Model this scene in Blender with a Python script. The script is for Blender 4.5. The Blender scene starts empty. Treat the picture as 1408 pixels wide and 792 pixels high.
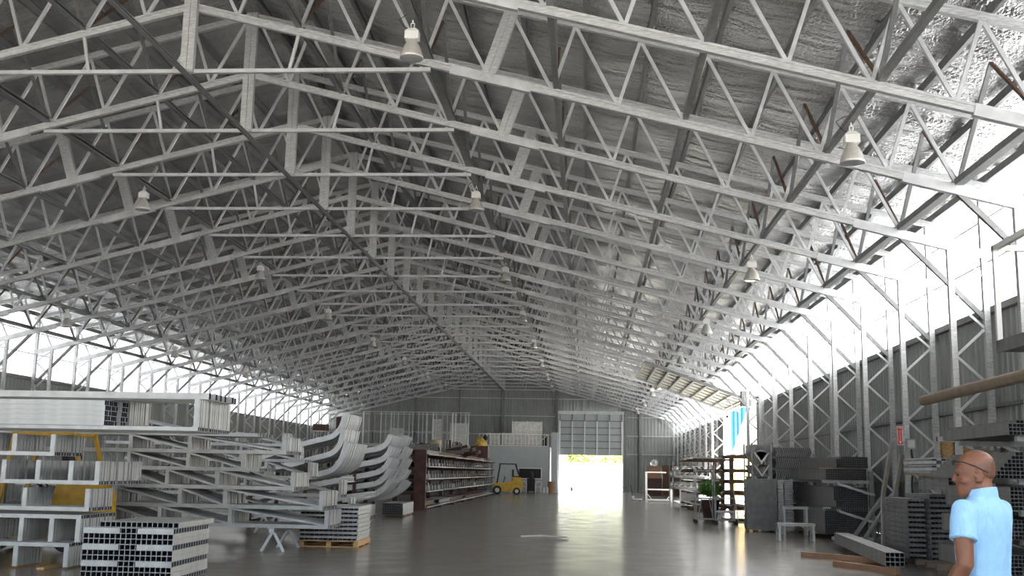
import bpy, bmesh, math, random
from mathutils import Vector, Matrix
PI = math.pi
rnd = random.Random(7)
SC = bpy.context.scene
COL = SC.collection

# ------------------------------------------------------------------ camera
CAM = Vector((7.72, 0.0, 1.6)); FPX = 1479.465
_p, _y, _r = .169, -.0714, .0191
_cy, _sy, _cp, _sp, _cr, _sr = math.cos(_y), math.sin(_y), math.cos(_p), math.sin(_p), math.cos(_r), math.sin(_r)
FW = Vector((_sy*_cp, _cy*_cp, _sp)); _rt = Vector((_cy, -_sy, 0)); _up = _rt.cross(FW)
RT = _rt*_cr + _up*_sr; UP = -_rt*_sr + _up*_cr
cd = bpy.data.cameras.new('camera'); cam = bpy.data.objects.new('camera', cd); COL.objects.link(cam)
cd.sensor_fit = 'HORIZONTAL'; cd.sensor_width = 36; cd.lens = 36*FPX/1408; cd.clip_start = .05; cd.clip_end = 1000
cam.matrix_world = Matrix.Translation(CAM) @ Matrix((RT, UP, -FW)).transposed().to_4x4()
SC.camera = cam

def at(px, py, **k):                    # where the sight line of a photo pixel meets a plane x=, y= or z=
    d = FW + RT*((px-704)/FPX) - UP*((py-396)/FPX)
    (a, v), = k.items(); i = 'xyz'.index(a)
    return CAM + d*((v-CAM[i])/d[i])

# ------------------------------------------------------------------ light
w = bpy.data.worlds.new('sky'); SC.world = w; w.use_nodes = True
nt = w.node_tree; nt.nodes.clear()
o_ = nt.nodes.new('ShaderNodeOutputWorld'); b_ = nt.nodes.new('ShaderNodeBackground'); s_ = nt.nodes.new('ShaderNodeTexSky')
s_.sky_type = 'NISHITA'; s_.sun_disc = False; s_.sun_elevation = math.radians(50); s_.sun_rotation = math.radians(80)
s_.air_density = 1.0; s_.dust_density = 2.5
b_.inputs['Strength'].default_value = .34
sky_mix = nt.nodes.new('ShaderNodeMixRGB'); sky_mix.inputs[0].default_value = .45; sky_mix.inputs[2].default_value = (1.15, 1.08, 1.0, 1)
nt.links.new(s_.outputs[0], sky_mix.inputs[1]); nt.links.new(sky_mix.outputs[0], b_.inputs[0]); nt.links.new(b_.outputs[0], o_.inputs[0])
sd = bpy.data.lights.new('sun', 'SUN'); sun = bpy.data.objects.new('sun', sd); COL.objects.link(sun)
sd.energy = 30.0; sd.angle = math.radians(.6); sd.color = (1, .97, .925)
sun.rotation_euler = (0, 0, 0)
_sdir = Vector((.50, -.30, .81)).normalized()          # towards the sun: over the right-hand wall
sun.rotation_mode = 'QUATERNION'; sun.rotation_quaternion = _sdir.to_track_quat('Z', 'Y')
SC.view_settings.view_transform = 'Standard'; SC.view_settings.look = 'None'
SC.view_settings.gamma = 1; SC.view_settings.use_curve_mapping = False
SC.view_settings.exposure = 1.5
try:
    SC.cycles.use_denoising = True; SC.cycles.denoiser = 'OPENIMAGEDENOISE'
    SC.cycles.diffuse_bounces = 5; SC.cycles.glossy_bounces = 4; SC.cycles.max_bounces = 10
    SC.cycles.sample_clamp_indirect = 12
except Exception: pass

# ------------------------------------------------------------------ materials
def new_mat(name):
    m = bpy.data.materials.new(name); m.use_nodes = True
    return m, m.node_tree, m.node_tree.nodes['Principled BSDF']
def mat(name, col, rough=.5, metal=0., noise=0., scale=8., bump=0., bscale=40., spec=None, stretch=None, trans=0):
    m, t, b = new_mat(name)
    b.inputs['Base Color'].default_value = (*col, 1); b.inputs['Roughness'].default_value = rough; b.inputs['Metallic'].default_value = metal
    if spec is not None: b.inputs['Specular IOR Level'].default_value = spec
    if noise or bump:
        tc = t.nodes.new('ShaderNodeTexCoord'); mp = t.nodes.new('ShaderNodeMapping'); t.links.new(tc.outputs['Object'], mp.inputs[0])
        if stretch: mp.inputs['Scale'].default_value = stretch
    if noise:
        n = t.nodes.new('ShaderNodeTexNoise'); n.inputs['Scale'].default_value = scale; n.inputs['Detail'].default_value = 4; t.links.new(mp.outputs[0], n.inputs['Vector'])
        r = t.nodes.new('ShaderNodeValToRGB'); r.color_ramp.elements[0].position = .3; r.color_ramp.elements[1].position = .7
        r.color_ramp.elements[0].color = (*[c*(1-noise) for c in col], 1); r.color_ramp.elements[1].color = (*[min(1, c*(1+noise)) for c in col], 1)
        t.links.new(n.outputs['Fac'], r.inputs[0]); t.links.new(r.outputs[0], b.inputs['Base Color'])
    if bump:
        n2 = t.nodes.new('ShaderNodeTexNoise'); n2.inputs['Scale'].default_value = bscale; t.links.new(mp.outputs[0], n2.inputs['Vector'])
        bp = t.nodes.new('ShaderNodeBump'); bp.inputs['Strength'].default_value = bump; bp.inputs['Distance'].default_value = .02
        t.links.new(n2.outputs['Fac'], bp.inputs['Height']); t.links.new(bp.outputs[0], b.inputs['Normal'])
    return m
M = {}
M['galv'] = mat('galvanised_steel', (.53, .545, .56), .40, .38, .12, 5.)
M['galv_worn'] = mat('galvanised_steel_streaked', (.48, .49, .495), .42, .35, .26, 5., stretch=(1.5, 9, 9))
M['galv_dark'] = mat('dull_purlin_steel', (.20, .205, .205), .5, .4, .15, 6.)
M['bore'] = mat('shaded_tube_bore', (.035, .045, .070), .55, .2)  # shade inside the open tubes, painted dark blue on their inner faces
M['rust'] = mat('rusty_brown_steel', (.13, .075, .05), .7, .2, .4, 9.)
M['primer'] = mat('red_oxide_primer', (.065, .028, .023), .6, .1, .35, 4.)
M['white'] = mat('white_enamel', (.75, .75, .73), .4)
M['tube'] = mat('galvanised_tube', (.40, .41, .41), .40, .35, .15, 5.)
M['tube_black'] = mat('dark_tube', (.19, .19, .185), .45, .3, .2, 6.)
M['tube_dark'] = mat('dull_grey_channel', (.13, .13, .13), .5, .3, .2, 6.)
M['tube_grey'] = mat('grey_tube', (.24, .245, .25), .42, .4, .25, 6.)
M['yellow'] = mat('yellow_forklift_paint', (.50, .30, .02), .4, 0, .2, 6.)
M['black'] = mat('black_rubber', (.02, .02, .02), .7)
M['wood'] = mat('pine_board', (.50, .32, .15), .7, 0, .3, 6., stretch=(1, 8, 8))
M['osb'] = mat('osb_board', (.50, .31, .13), .7, 0, .5, 30.)
M['beam_wood'] = mat('dull_brown_beam', (.25, .20, .15), .7, 0, .2, 3.)
M['blue'] = mat('blue_sheet', (.012, .10, .34), .5, 0, .1, 2.)
M['yellow_wall'] = mat('yellow_render', (.85, .62, .22), .8)
M['hivis'] = mat('faded_yellow_cloth', (.38, .25, .06), .8, 0, .5, 5.)
M['green'] = mat('green_leaves', (.24, .30, .05), .6, 0, .6, 3.)
M['skin'] = mat('skin', (.21, .088, .05), .5, 0, .12, 25., .15, 120.)
M['hair'] = mat('shaved_dark_hair', (.155, .072, .045), .5, 0, .15, 60.)
M['polo'] = mat('light_blue_pique', (.33, .60, .90), .85, 0, .05, 20., .3, 300.)
_t = M['polo'].node_tree; _b = _t.nodes['Principled BSDF']; _n = _t.nodes.new('ShaderNodeTexNoise'); _n.inputs['Scale'].default_value = 7; _n.inputs['Distortion'].default_value = 1.2
_m = _t.nodes.new('ShaderNodeMapping'); _m.inputs['Scale'].default_value = (1.6, 1.6, .45); _c = _t.nodes.new('ShaderNodeTexCoord'); _q = _t.nodes.new('ShaderNodeBump')
_q.inputs['Strength'].default_value = .9; _q.inputs['Distance'].default_value = .03
_t.links.new(_c.outputs['Object'], _m.inputs[0]); _t.links.new(_m.outputs[0], _n.inputs['Vector']); _t.links.new(_n.outputs['Fac'], _q.inputs['Height']); _t.links.new(_q.outputs[0], _b.inputs['Normal'])
M['tan'] = mat('tan_drum_paint', (.36, .29, .17), .6, 0, .15, 5.)
M['trousers'] = mat('dark_trousers', (.03, .035, .05), .8)
M['red'] = mat('red_sign', (.55, .03, .03), .5)

def foil():
    m, t, b = new_mat('silver_insulation_foil')
    b.inputs['Base Color'].default_value = (.60, .60, .595, 1); b.inputs['Metallic'].default_value = .9; b.inputs['Roughness'].default_value = .25
    tc = t.nodes.new('ShaderNodeTexCoord'); mp = t.nodes.new('ShaderNodeMapping'); mp.inputs['Scale'].default_value = (1., .55, 1.)
    mp.inputs['Rotation'].default_value = (0, 0, .5)
    t.links.new(tc.outputs['Object'], mp.inputs[0])
    n = t.nodes.new('ShaderNodeTexNoise'); n.inputs['Scale'].default_value = 16; n.inputs['Detail'].default_value = 3; n.inputs['Distortion'].default_value = .6
    n2 = t.nodes.new('ShaderNodeTexNoise'); n2.inputs['Scale'].default_value = 1.3; n2.inputs['Detail'].default_value = 2
    t.links.new(mp.outputs[0], n.inputs['Vector']); mq = t.nodes.new('ShaderNodeMapping'); mq.inputs['Scale'].default_value = (.45, 2.0, .5); t.links.new(tc.outputs['Object'], mq.inputs[0]); t.links.new(mq.outputs[0], n2.inputs['Vector'])
    bp = t.nodes.new('ShaderNodeBump'); bp.inputs['Strength'].default_value = .9; bp.inputs['Distance'].default_value = .05
    bp2 = t.nodes.new('ShaderNodeBump'); bp2.inputs['Strength'].default_value = .9; bp2.inputs['Distance'].default_value = .22
    t.links.new(n.outputs['Fac'], bp.inputs['Height']); t.links.new(n2.outputs['Fac'], bp2.inputs['Height'])
    t.links.new(bp2.outputs[0], bp.inputs['Normal']); t.links.new(bp.outputs[0], b.inputs['Normal'])
    return m
M['foil'] = foil()

def concrete():
    m, t, b = new_mat('sealed_concrete')
    tc = t.nodes.new('ShaderNodeTexCoord')
    n = t.nodes.new('ShaderNodeTexNoise'); n.inputs['Scale'].default_value = .35; n.inputs['Detail'].default_value = 8; n.inputs['Roughness'].default_value = .65
    t.links.new(tc.outputs['Object'], n.inputs['Vector'])
    r = t.nodes.new('ShaderNodeValToRGB'); r.color_ramp.elements[0].color = (.165, .150, .130, 1); r.color_ramp.elements[1].color = (.245, .225, .20, 1)
    r.color_ramp.elements[0].position = .3; r.color_ramp.elements[1].position = .7
    t.links.new(n.outputs['Fac'], r.inputs[0])
    # saw-cut joints every 6 m
    sp = t.nodes.new('ShaderNodeSeparateXYZ'); t.links.new(tc.outputs['Object'], sp.inputs[0])
    fac = None
    for ax, off in (('X', 2.5),):
        a = t.nodes.new('ShaderNodeMath'); a.operation = 'ADD'; a.inputs[1].default_value = 600+off; t.links.new(sp.outputs[ax], a.inputs[0])
        q = t.nodes.new('ShaderNodeMath'); q.operation = 'MODULO'; q.inputs[1].default_value = 12.0; t.links.new(a.outputs[0], q.inputs[0])
        c = t.nodes.new('ShaderNodeMath'); c.operation = 'LESS_THAN'; c.inputs[1].default_value = .022; t.links.new(q.outputs[0], c.inputs[0])
        if fac is None: fac = c
        else:
            mx = t.nodes.new('ShaderNodeMath'); mx.operation = 'MAXIMUM'; t.links.new(fac.outputs[0], mx.inputs[0]); t.links.new(c.outputs[0], mx.inputs[1]); fac = mx
    mix = t.nodes.new('ShaderNodeMixRGB'); mix.inputs[2].default_value = (.05, .048, .045, 1)
    t.links.new(fac.outputs[0], mix.inputs[0]); t.links.new(r.outputs[0], mix.inputs[1]); t.links.new(mix.outputs[0], b.inputs['Base Color'])
    n3 = t.nodes.new('ShaderNodeTexNoise'); n3.inputs['Scale'].default_value = 1.4; n3.inputs['Detail'].default_value = 5; t.links.new(tc.outputs['Object'], n3.inputs['Vector'])
    mr = t.nodes.new('ShaderNodeMapRange'); mr.inputs['From Min'].default_value = .3; mr.inputs['From Max'].default_value = .7
    mr.inputs['To Min'].default_value = .17; mr.inputs['To Max'].default_value = .25
    t.links.new(n3.outputs['Fac'], mr.inputs['Value']); t.links.new(mr.outputs[0], b.inputs['Roughness'])
    n4 = t.nodes.new('ShaderNodeTexNoise'); n4.inputs['Scale'].default_value = 2.2; n4.inputs['Detail'].default_value = 3; t.links.new(tc.outputs['Object'], n4.inputs['Vector'])
    bp = t.nodes.new('ShaderNodeBump'); bp.inputs['Strength'].default_value = .04; bp.inputs['Distance'].default_value = .02
    return m
M['concrete'] = concrete()
M['yard'] = mat('pale_yard_concrete', (.62, .60, .55), .9, 0, .1, .5)
M['cladding'] = mat('grey_cladding', (.26, .275, .265), .5, .25, .08, 1.5)
M['cladding_pale'] = mat('pale_blue_grey_cladding', (.42, .46, .48), .5, .2, .05, 1.5)
M['shutter'] = mat('shutter_sheet', (.40, .44, .44), .45, .3, .05, 2.)
M['dark'] = mat('dark_interior', (.02, .02, .022), .8)
M['mylar'] = mat('clear_plastic_wrap', (.6, .6, .58), .25, .1, .2, 4., .6, 8.)
M['cardboard'] = mat('cardboard', (.30, .17, .10), .8, 0, .1, 4.)
def translucent(name, col):
    m, t, b = new_mat(name); t.nodes.remove(b)
    out = t.nodes['Material Output']
    tr = t.nodes.new('ShaderNodeBsdfTranslucent'); df = t.nodes.new('ShaderNodeBsdfDiffuse'); mx = t.nodes.new('ShaderNodeMixShader')
    tr.inputs[0].default_value = (*col, 1); df.inputs[0].default_value = (.7, .7, .7, 1); mx.inputs[0].default_value = .35
    t.links.new(tr.outputs[0], mx.inputs[1]); t.links.new(df.outputs[0], mx.inputs[2]); t.links.new(mx.outputs[0], out.inputs[0])
    return m
M['panel'] = translucent('translucent_wall_panel', (.60, .62, .65))
M['panel_door'] = translucent('translucent_door_panel', (.40, .40, .30))

# ------------------------------------------------------------------ mesh helpers
class MB:
    def __init__(s): s.v = []; s.f = []; s.bore = []
    def add(s, vs, fs):
        n = len(s.v); s.v += [tuple(p) for p in vs]; s.f += [tuple(i+n for i in f) for f in fs]; return s
    def box(s, x0, x1, y0, y1, z0, z1):
        return s.add([(x0,y0,z0),(x1,y0,z0),(x1,y1,z0),(x0,y1,z0),(x0,y0,z1),(x1,y0,z1),(x1,y1,z1),(x0,y1,z1)],
                     [(0,3,2,1),(4,5,6,7),(0,1,5,4),(1,2,6,5),(2,3,7,6),(3,0,4,7)])
    def sweep(s, a, b, prof, side=None, caps=True):      # closed profile of (u, v) swept from a to b; v is as near world up as it can be
        a, b = Vector(a), Vector(b); d = (b-a).normalized()
        ref = Vector(side) if side else (Vector((0,0,1)) if abs(d.z) < .98 else Vector((0,1,0)))
        u = d.cross(ref).normalized(); v = u.cross(d).normalized(); n = len(prof)
        vs = [a+u*p+v*q for p, q in prof] + [b+u*p+v*q for p, q in prof]
        fs = [(i, (i+1) % n, n+(i+1) % n, n+i) for i in range(n)]
        if caps: fs += [tuple(range(n))[::-1], tuple(range(n, 2*n))]
        return s.add(vs, fs)
    def bar(s, a, b, w, h=None, side=None):
        h = h or w
        return s.sweep(a, b, [(-w/2,-h/2),(w/2,-h/2),(w/2,h/2),(-w/2,h/2)], side)
    def chan(s, a, b, w, h, t=.008, lip=.015, side=None, flip=1):   # lipped C channel open towards +u
        W, H = w/2, h/2; f = flip
        p = [(-W,-H),(W,-H),(W,-H+lip+t),(W-t,-H+lip+t),(W-t,-H+t),(-W+t,-H+t),(-W+t,H-t),(W-t,H-t),(W-t,H-lip-t),(W,H-lip-t),(W,H),(-W,H)]
        return s.sweep(a, b, [(x*f, y) for x, y in p], side)
    def hollow(s, a, b, w, h=None, t=.004, side=None):
        h = h or w; a, b = Vector(a), Vector(b); d = (b-a).normalized()
        ref = Vector(side) if side else (Vector((0,0,1)) if abs(d.z) < .98 else Vector((0,1,0)))
        u = d.cross(ref).normalized(); v = u.cross(d).normalized()
        O = [(-w/2,-h/2),(w/2,-h/2),(w/2,h/2),(-w/2,h/2)]; I = [(x-(t if x>0 else -t), y-(t if y>0 else -t)) for x, y in O]
        vs = [e+u*p+v*q for e in (a, b) for P in (O, I) for p, q in P]
        fs = []
        for i in range(4):
            j = (i+1) % 4
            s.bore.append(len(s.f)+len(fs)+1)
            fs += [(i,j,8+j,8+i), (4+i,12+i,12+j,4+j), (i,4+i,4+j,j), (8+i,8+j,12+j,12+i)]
        return s.add(vs, fs)
    def tube(s, pts, r, n=8, caps=True):
        pts = [Vector(p) for p in pts]; R = r if isinstance(r, (list, tuple)) else [r]*len(pts); rings = []
        prev = None; base = len(s.v); vs = []
        for i, p in enumerate(pts):
            d = (pts[min(i+1, len(pts)-1)] - pts[max(i-1, 0)]).normalized()
            if prev is None: u = d.orthogonal().normalized()
            else: u = (prev - d*prev.dot(d)).normalized()
            prev = u; v = d.cross(u)
            vs += [p + (u*math.cos(2*PI*k/n) + v*math.sin(2*PI*k/n))*R[i] for k in range(n)]
        fs = [(i*n+k, i*n+(k+1) % n, (i+1)*n+(k+1) % n, (i+1)*n+k) for i in range(len(pts)-1) for k in range(n)]
        if caps: fs += [tuple(range(n))[::-1], tuple(range((len(pts)-1)*n, len(pts)*n))]
        return s.add(vs, fs)
    def lathe(s, prof, c=(0,0,0), n=20, cap0=False, cap1=False):
        c = Vector(c); vs = [c+Vector((r*math.cos(2*PI*k/n), r*math.sin(2*PI*k/n), z)) for r, z in prof for k in range(n)]
        fs = [(i*n+k, i*n+(k+1) % n, (i+1)*n+(k+1) % n, (i+1)*n+k) for i in range(len(prof)-1) for k in range(n)]
        if cap0: fs.append(tuple(range(n))[::-1])
        if cap1: fs.append(tuple(range((len(prof)-1)*n, len(prof)*n)))
        return s.add(vs, fs)
    def mesh(s, name, m, smooth=False):
        me = bpy.data.meshes.new(name); me.from_pydata(s.v, [], s.f); me.materials.append(m)
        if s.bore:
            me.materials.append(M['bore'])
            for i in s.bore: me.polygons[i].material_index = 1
        if smooth: me.polygons.foreach_set('use_smooth', [True]*len(me.polygons))
        me.update(); return me
    def build(s, name, m, parent=None, loc=None, smooth=False):
        o = bpy.data.objects.new(name, s.mesh(name, m, smooth)); COL.objects.link(o)
        if parent: o.parent = parent
        if loc: o.location = loc
        return o
def put(name, me, parent=None, loc=(0,0,0), rot=(0,0,0)):
    o = bpy.data.objects.new(name, me); COL.objects.link(o); o.parent = parent; o.location = loc; o.rotation_euler = rot
    return o
def tag(o, label, cat, group=None, kind=None):
    o['label'] = label; o['category'] = cat
    if group: o['group'] = group
    if kind: o['kind'] = kind
    return o
def thing(name, label, cat, loc=(0,0,0), rz=0, group=None):
    o = bpy.data.objects.new(name, None); COL.objects.link(o); o.location = loc; o.rotation_euler = (0,0,rz); o.empty_display_size = .2
    return tag(o, label, cat, group)
def structure(o): o['kind'] = 'structure'; return o
def copy_tree(root, loc, rz=None, label=None, group=None):
    def rec(o, par):
        c = o.copy(); COL.objects.link(c)
        if par: c.parent = par
        for ch in list(o.children): rec(ch, c)
        return c
    r = rec(root, None); r.location = loc
    if rz is not None: r.rotation_euler = (0,0,rz)
    if label: r['label'] = label
    if group: r['group'] = group
    return r
ORD = ['first','second','third','fourth','fifth','sixth','seventh','eighth','ninth','tenth','eleventh','twelfth','thirteenth','fourteenth','fifteenth',
       'sixteenth','seventeenth','eighteenth','nineteenth','twentieth','twenty-first','twenty-second','twenty-third','twenty-fourth','twenty-fifth','twenty-sixth','twenty-seventh','twenty-eighth','twenty-ninth','thirtieth']

# ------------------------------------------------------------------ shell
S = 3.6453; Y0 = 19.278; KMIN, KMAX = -3, 21
YK = lambda k: Y0 + S*k
YF = 100.0; YB = -5.0; HW = 16.4
zlow = lambda x: 10.41 - .2544*abs(x)
zup = lambda x: 11.83 - .25*abs(x)
zroof = lambda x: 12.14 - .25*abs(x)

fl = MB(); fl.box(-HW, HW, YB-30, YF, -.2, 0); structure(fl.build('floor', M['concrete']))
yd = MB(); yd.box(-200, 200, -60, 420, -.5, -.21); structure(yd.build('floor_yard', M['yard']))
apron = MB(); apron.box(3, 13, YF, YF+60, -.205, -.005); apron.box(HW, HW+40, 45, 80, -.205, -.006)
structure(apron.build('floor_apron', M['yard']))

def ribbed(name, ax, c, a0, a1, z0, z1, mt, pitch=.3, depth=.03, holes=(), thick=.0, top=None):
    """vertical-ribbed sheet in the plane ax=c from a0 to a1; holes are (a0, a1, z0, z1)"""
    mb = MB(); n = int(math.ceil((a1-a0)/pitch)); xs = []
    for i in range(n):
        b = a0 + i*pitch
        xs += [(b, 0), (b+pitch*.62, 0), (b+pitch*.70, depth), (b+pitch*.92, depth)]
    xs.append((a1, 0)); xs = [(min(x, a1), d) for x, d in xs]
    cuts = sorted({h[0] for h in holes} | {h[1] for h in holes}); out = []
    for (p, d), (q, e) in zip(xs, xs[1:]):
        seg = [p] + [c_ for c_ in cuts if p < c_ < q] + [q]
        for s0, s1 in zip(seg, seg[1:]):
            if s1-s0 < 1e-6: continue
            f0 = d+(e-d)*(s0-p)/max(q-p, 1e-6); f1 = d+(e-d)*(s1-p)/max(q-p, 1e-6); mid = (s0+s1)/2
            zs = [(z0, None)]; spans = [(z0, z1)]
            for h in holes:
                if h[0] <= mid <= h[1]:
                    ns = []
                    for u, v in spans:
                        if h[2] > u: ns.append((u, min(v, h[2])))
                        if h[3] < v: ns.append((max(u, h[3]), v))
                    spans = ns
            for u, v in spans:
                t0 = top(s0) if (top and v == z1) else v; t1 = top(s1) if (top and v == z1) else v
                P = (lambda a, dd, z: (c+dd, a, z)) if ax == 'x' else (lambda a, dd, z: (a, c+dd, z))
                mb.add([P(s0, f0, u), P(s1, f1, u), P(s1, f1, t1), P(s0, f0, t0)], [(0,1,2,3)])
    return structure(mb.build(name, mt))
WT = 5.25
DY0, DY1, DZ = 55.0, 67.2, 5.45
ribbed('wall_right', 'x', HW, YB, YF, 0, WT, M['cladding'], holes=[(DY0, DY1, -1, 6)])
ribbed('wall_left', 'x', -HW, YB, YF, 0, WT, M['cladding'], depth=-.03)
ribbed('wall_right_translucent', 'x', HW, YB, YF, WT, zroof(HW)-.02, M['panel'], pitch=.4, holes=[(DY0, DY1, 5, DZ)])
ribbed('wall_left_translucent', 'x', -HW, YB, YF, WT, zroof(HW)-.02, M['panel'], pitch=.4, depth=-.03)
OX0, OX1, OZ = 5.15, 11.02, 3.23
ribbed('wall_far', 'y', YF, -HW, HW, 0, 9, M['cladding'], depth=.03, holes=[(OX0, OX1, -1, 6.90)], top=lambda x: zroof(x)-.02)
# caps, girts
for side, nm in ((1, 'right'), (-1, 'left')):
    g = MB()
    g.box(side*HW-side*.02, side*HW-side*.16, YB, DY0 if side > 0 else YF, WT-.14, WT)
    if side > 0: g.box(HW-.02, HW-.16, DY1, YF, WT-.14, WT)
    structure(g.build('trim_'+nm+'_sill', M['galv_dark']))
    for j, z in enumerate((1.5, 3.15)):
        g = MB()
        for a, b in ([(YB, DY0), (DY1, YF)] if side > 0 else [(YB, YF)]):
            g.chan((side*(HW-.10), a, z), (side*(HW-.10), b, z), .14, .07)
        structure(g.build('trim_%s_girt' % nm, M['galv_dark']))
    for j, z in enumerate((6.25, 7.2)):
        g = MB(); g.chan((side*(HW-.06), YB, z), (side*(HW-.06), YF, z), .05, .04)
        structure(g.build('trim_%s_upper_girt' % nm, M['galv']))
for z in (3.35, 5.0, 6.7, 8.3):
    g = MB()
    hw = min(HW, (12.0-z)/.25 - .2)
    for a, b in ([(-hw, OX0), (OX1, hw)] if z < 6.9 else [(-hw, hw)]):
        g.bar((a, YF-.06, z), (b, YF-.06, z), .08, .06)
    structure(g.build('trim_far_girt', M['galv']))
for x in (-12.3, -8.2, -4.1, 0, 4.95, 11.25, 12.6):
    g = MB(); g.bar((x, YF-.15, 0), (x, YF-.15, zroof(x)-.1), .22, .2)
    structure(g.build('trim_far_column', M['galv_dark']))
# roof foil: sags a little between purlins and trusses
def roof(side):
    mb = MB(); nx = 56; ys = []; y = YB
    while y < YF: ys.append(y); y += S/18
    ys.append(YF); n = nx+1
    for y in ys:
        ph = ((y-Y0) / S) % 1
        for i in range(n):
            x = (HW+.1)*i/nx
            sag = .05*math.sin(PI*((x-.25) % 1.222)/1.222)**2 + .04*math.sin(PI*ph)**2 + .035*abs(math.sin(3*PI*ph))
            mb.v.append((side*x, y, zroof(x) - sag*.9 + .03))
    for j in range(len(ys)-1):
        for i in range(nx):
            a = j*n+i; mb.f.append((a, a+1, a+n+1, a+n))
    o = mb.build('ceiling', M['foil'], smooth=True); structure(o)
roof(1); roof(-1)
cover = MB()
for s in (1, -1):
    x = HW+.35; cover.add([(0, YB, zroof(0)+.18), (s*x, YB, zroof(x)+.18), (s*x, YF, zroof(x)+.18), (0, YF, zroof(0)+.18)], [(0,1,2,3)])
structure(cover.build('ceiling_sheeting', M['cladding_pale']))

# ------------------------------------------------------------------ roof trusses
LN = [.92+1.222*i for i in range(12)]                      # lower panel points
UN = [.12] + [.12+1.222*i for i in range(1, 14)]           # upper panel points
def half_chord(mb, zf, x0, x1, s, h=.15, w=.10):
    # closed rectangular section with a shallow groove on the two broad faces
    p = [(-w/2,-h/2),(w/2,-h/2),(w/2,-h*.22),(w/2-.012,-h*.18),(w/2-.012,h*.18),(w/2,h*.22),(w/2,h/2),(-w/2,h/2),(-w/2,h*.22),(-w/2+.012,h*.18),(-w/2+.012,-h*.18),(-w/2,-h*.22)]
    mb.sweep((s*x0, 0, zf(x0)), (s*x1, 0, zf(x1)), p)
def make_truss():
    t = thing('roof_truss', '', 'roof truss')
    for s in (-1, 1):
        m = MB(); half_chord(m, zlow, 0, 16.05, s); m.build('lower_chord', M['galv_worn'], t)
        m = MB(); half_chord(m, zup, 0, 16.25, s, .14); m.build('upper_chord', M['galv_worn'], t)
        for a, b in ((5.1, 6.63), (13.38, 16.12)):           # splice sleeves, a step deeper than the chord
            m = MB(); z2 = lambda x: zlow(x)-.02
            m.bar((s*a, 0, z2(a)), (s*b, 0, z2(b)), .115, .19); m.build('splice_sleeve', M['galv'], t)
        for i, x in enumerate(LN):
            for u in (UN[i], UN[i+1]) if i < 12 else (UN[i],):
                if (i == 4 and u == UN[5]): continue
                m = MB(); m.bar((s*x, 0, zlow(x)+.03), (s*u, 0, zup(u)-.03), .055, .062); m.build('web_member', M['galv'], t)
        # wide double splice post
        m = MB(); a = Vector((s*5.78, 0, zlow(5.78)-.08)); b = Vector((s*6.25, 0, zup(6.25)))
        for off in (-.072, .072): m.chan(a+Vector((off,0,0)), b+Vector((off,0,0)), .13, .13, .01, .03, side=(0,1,0), flip=1)
        m.build('splice_post', M['galv_worn'], t)
        # knee brace to the wall post, underside shade put into its dark colour
        m = MB(); m.bar((s*14.36, 0, zlow(14.36)-.08), (s*16.0, 0, 4.95), .09, .10); m.build('knee_brace', M['galv_dark'], t)
        m = MB(); m.bar((s*2.14, 0, zlow(2.14)), (s*1.98, 0, 9.1), .055); m.build('hanger', M['galv'], t)
        # heel bracing beyond the knee
        m = MB(); m.bar((s*15.35, 0, zlow(15.35)), (s*16.05, 0, zup(16.05)), .06); m.build('web_member', M['galv'], t)
    m = MB()
    for off in (-.067, .067):
        m.chan((off, -.06, 9.05), (off, -.06, zup(0)+.05), .125, .12, .01, .03, side=(0,1,0))
    m.build('ridge_post', M['galv_worn'], t)
    m = MB(); m.hollow((-4.72, -.02, 9.08), (4.72, -.02, 9.08), .085, .075); m.build('tie_bar', M['galv'], t)
    return t
T0 = make_truss()
ks = list(range(KMIN, KMAX+1)) + [22]
for i, k in enumerate(ks):
    lab = 'galvanized steel roof truss spanning the hall, %s counted from the camera end' % ORD[i]
    y = YK(k) if k < 22 else YF-.35
    if i == 0: T0.location = (0, y, 0); T0['label'] = lab; T0['group'] = 'roof trusses along the hall'
    else: copy_tree(T0, (0, y, 0), label=lab, group='roof trusses along the hall')

# laced wall columns
def make_column(s):
    t = thing('wall_column', '', 'wall column')
    m = MB(); m.hollow((s*15.35, 0, 0), (s*15.35, 0, zlow(15.35)-.1), .12, .12, .006); m.build('inner_post', M['galv_worn'], t)
    m = MB(); m.hollow((s*16.05, 0, 0), (s*16.05, 0, zup(16.05)-.08), .12, .12, .006); m.build('outer_post', M['galv_worn'], t)
    z = .05; a = 0
    while z < 6.1:
        z2 = min(z+.58, 6.3); p, q = (15.40, 16.0) if a else (16.0, 15.40)
        m = MB(); m.bar((s*p, 0, z+.05), (s*q, 0, z2+.03), .045, .05); m.build('lacing_bar', M['galv'], t); z = z2; a ^= 1
    for x in (15.35, 16.05):
        m = MB(); m.box(s*x-.12, s*x+.12, -.12, .12, 0, .012); m.build('base_plate', M['galv_worn'], t)
    return t
for s, nm in ((1, 'right'), (-1, 'left')):
    C0 = None
    for i, k in enumerate(ks[:-1]):
        if s > 0 and k in (10, 11, 12): continue
        lab = 'laced twin-post steel column on the %s wall, under the %s roof truss' % (nm, ORD[i])
        if C0 is None:
            C0 = make_column(s); C0.location = (0, YK(k), 0); C0['label'] = lab; C0['group'] = 'wall columns on the %s' % nm
        else: copy_tree(C0, (0, YK(k), 0), label=lab, group='wall columns on the %s' % nm)

# purlins on the upper chords
NP = 14
for s, nm in ((1, 'right'), (-1, 'left')):
    for i in range(NP):
        x = .3 + 1.222*i
        if x > 16.2: break
        z = (zup(x)+zroof(x))/2 + .02
        m = MB(); m.chan((s*x, YB, z), (s*x, YF-.1, z), .07, .16, .006, .02, flip=s)
        o = m.build('roof_purlin', M['galv_dark'])
        tag(o, 'steel roof purlin against the foil, %s down from the ridge on the %s slope' % (ORD[i], nm), 'purlin', 'roof purlins')
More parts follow.
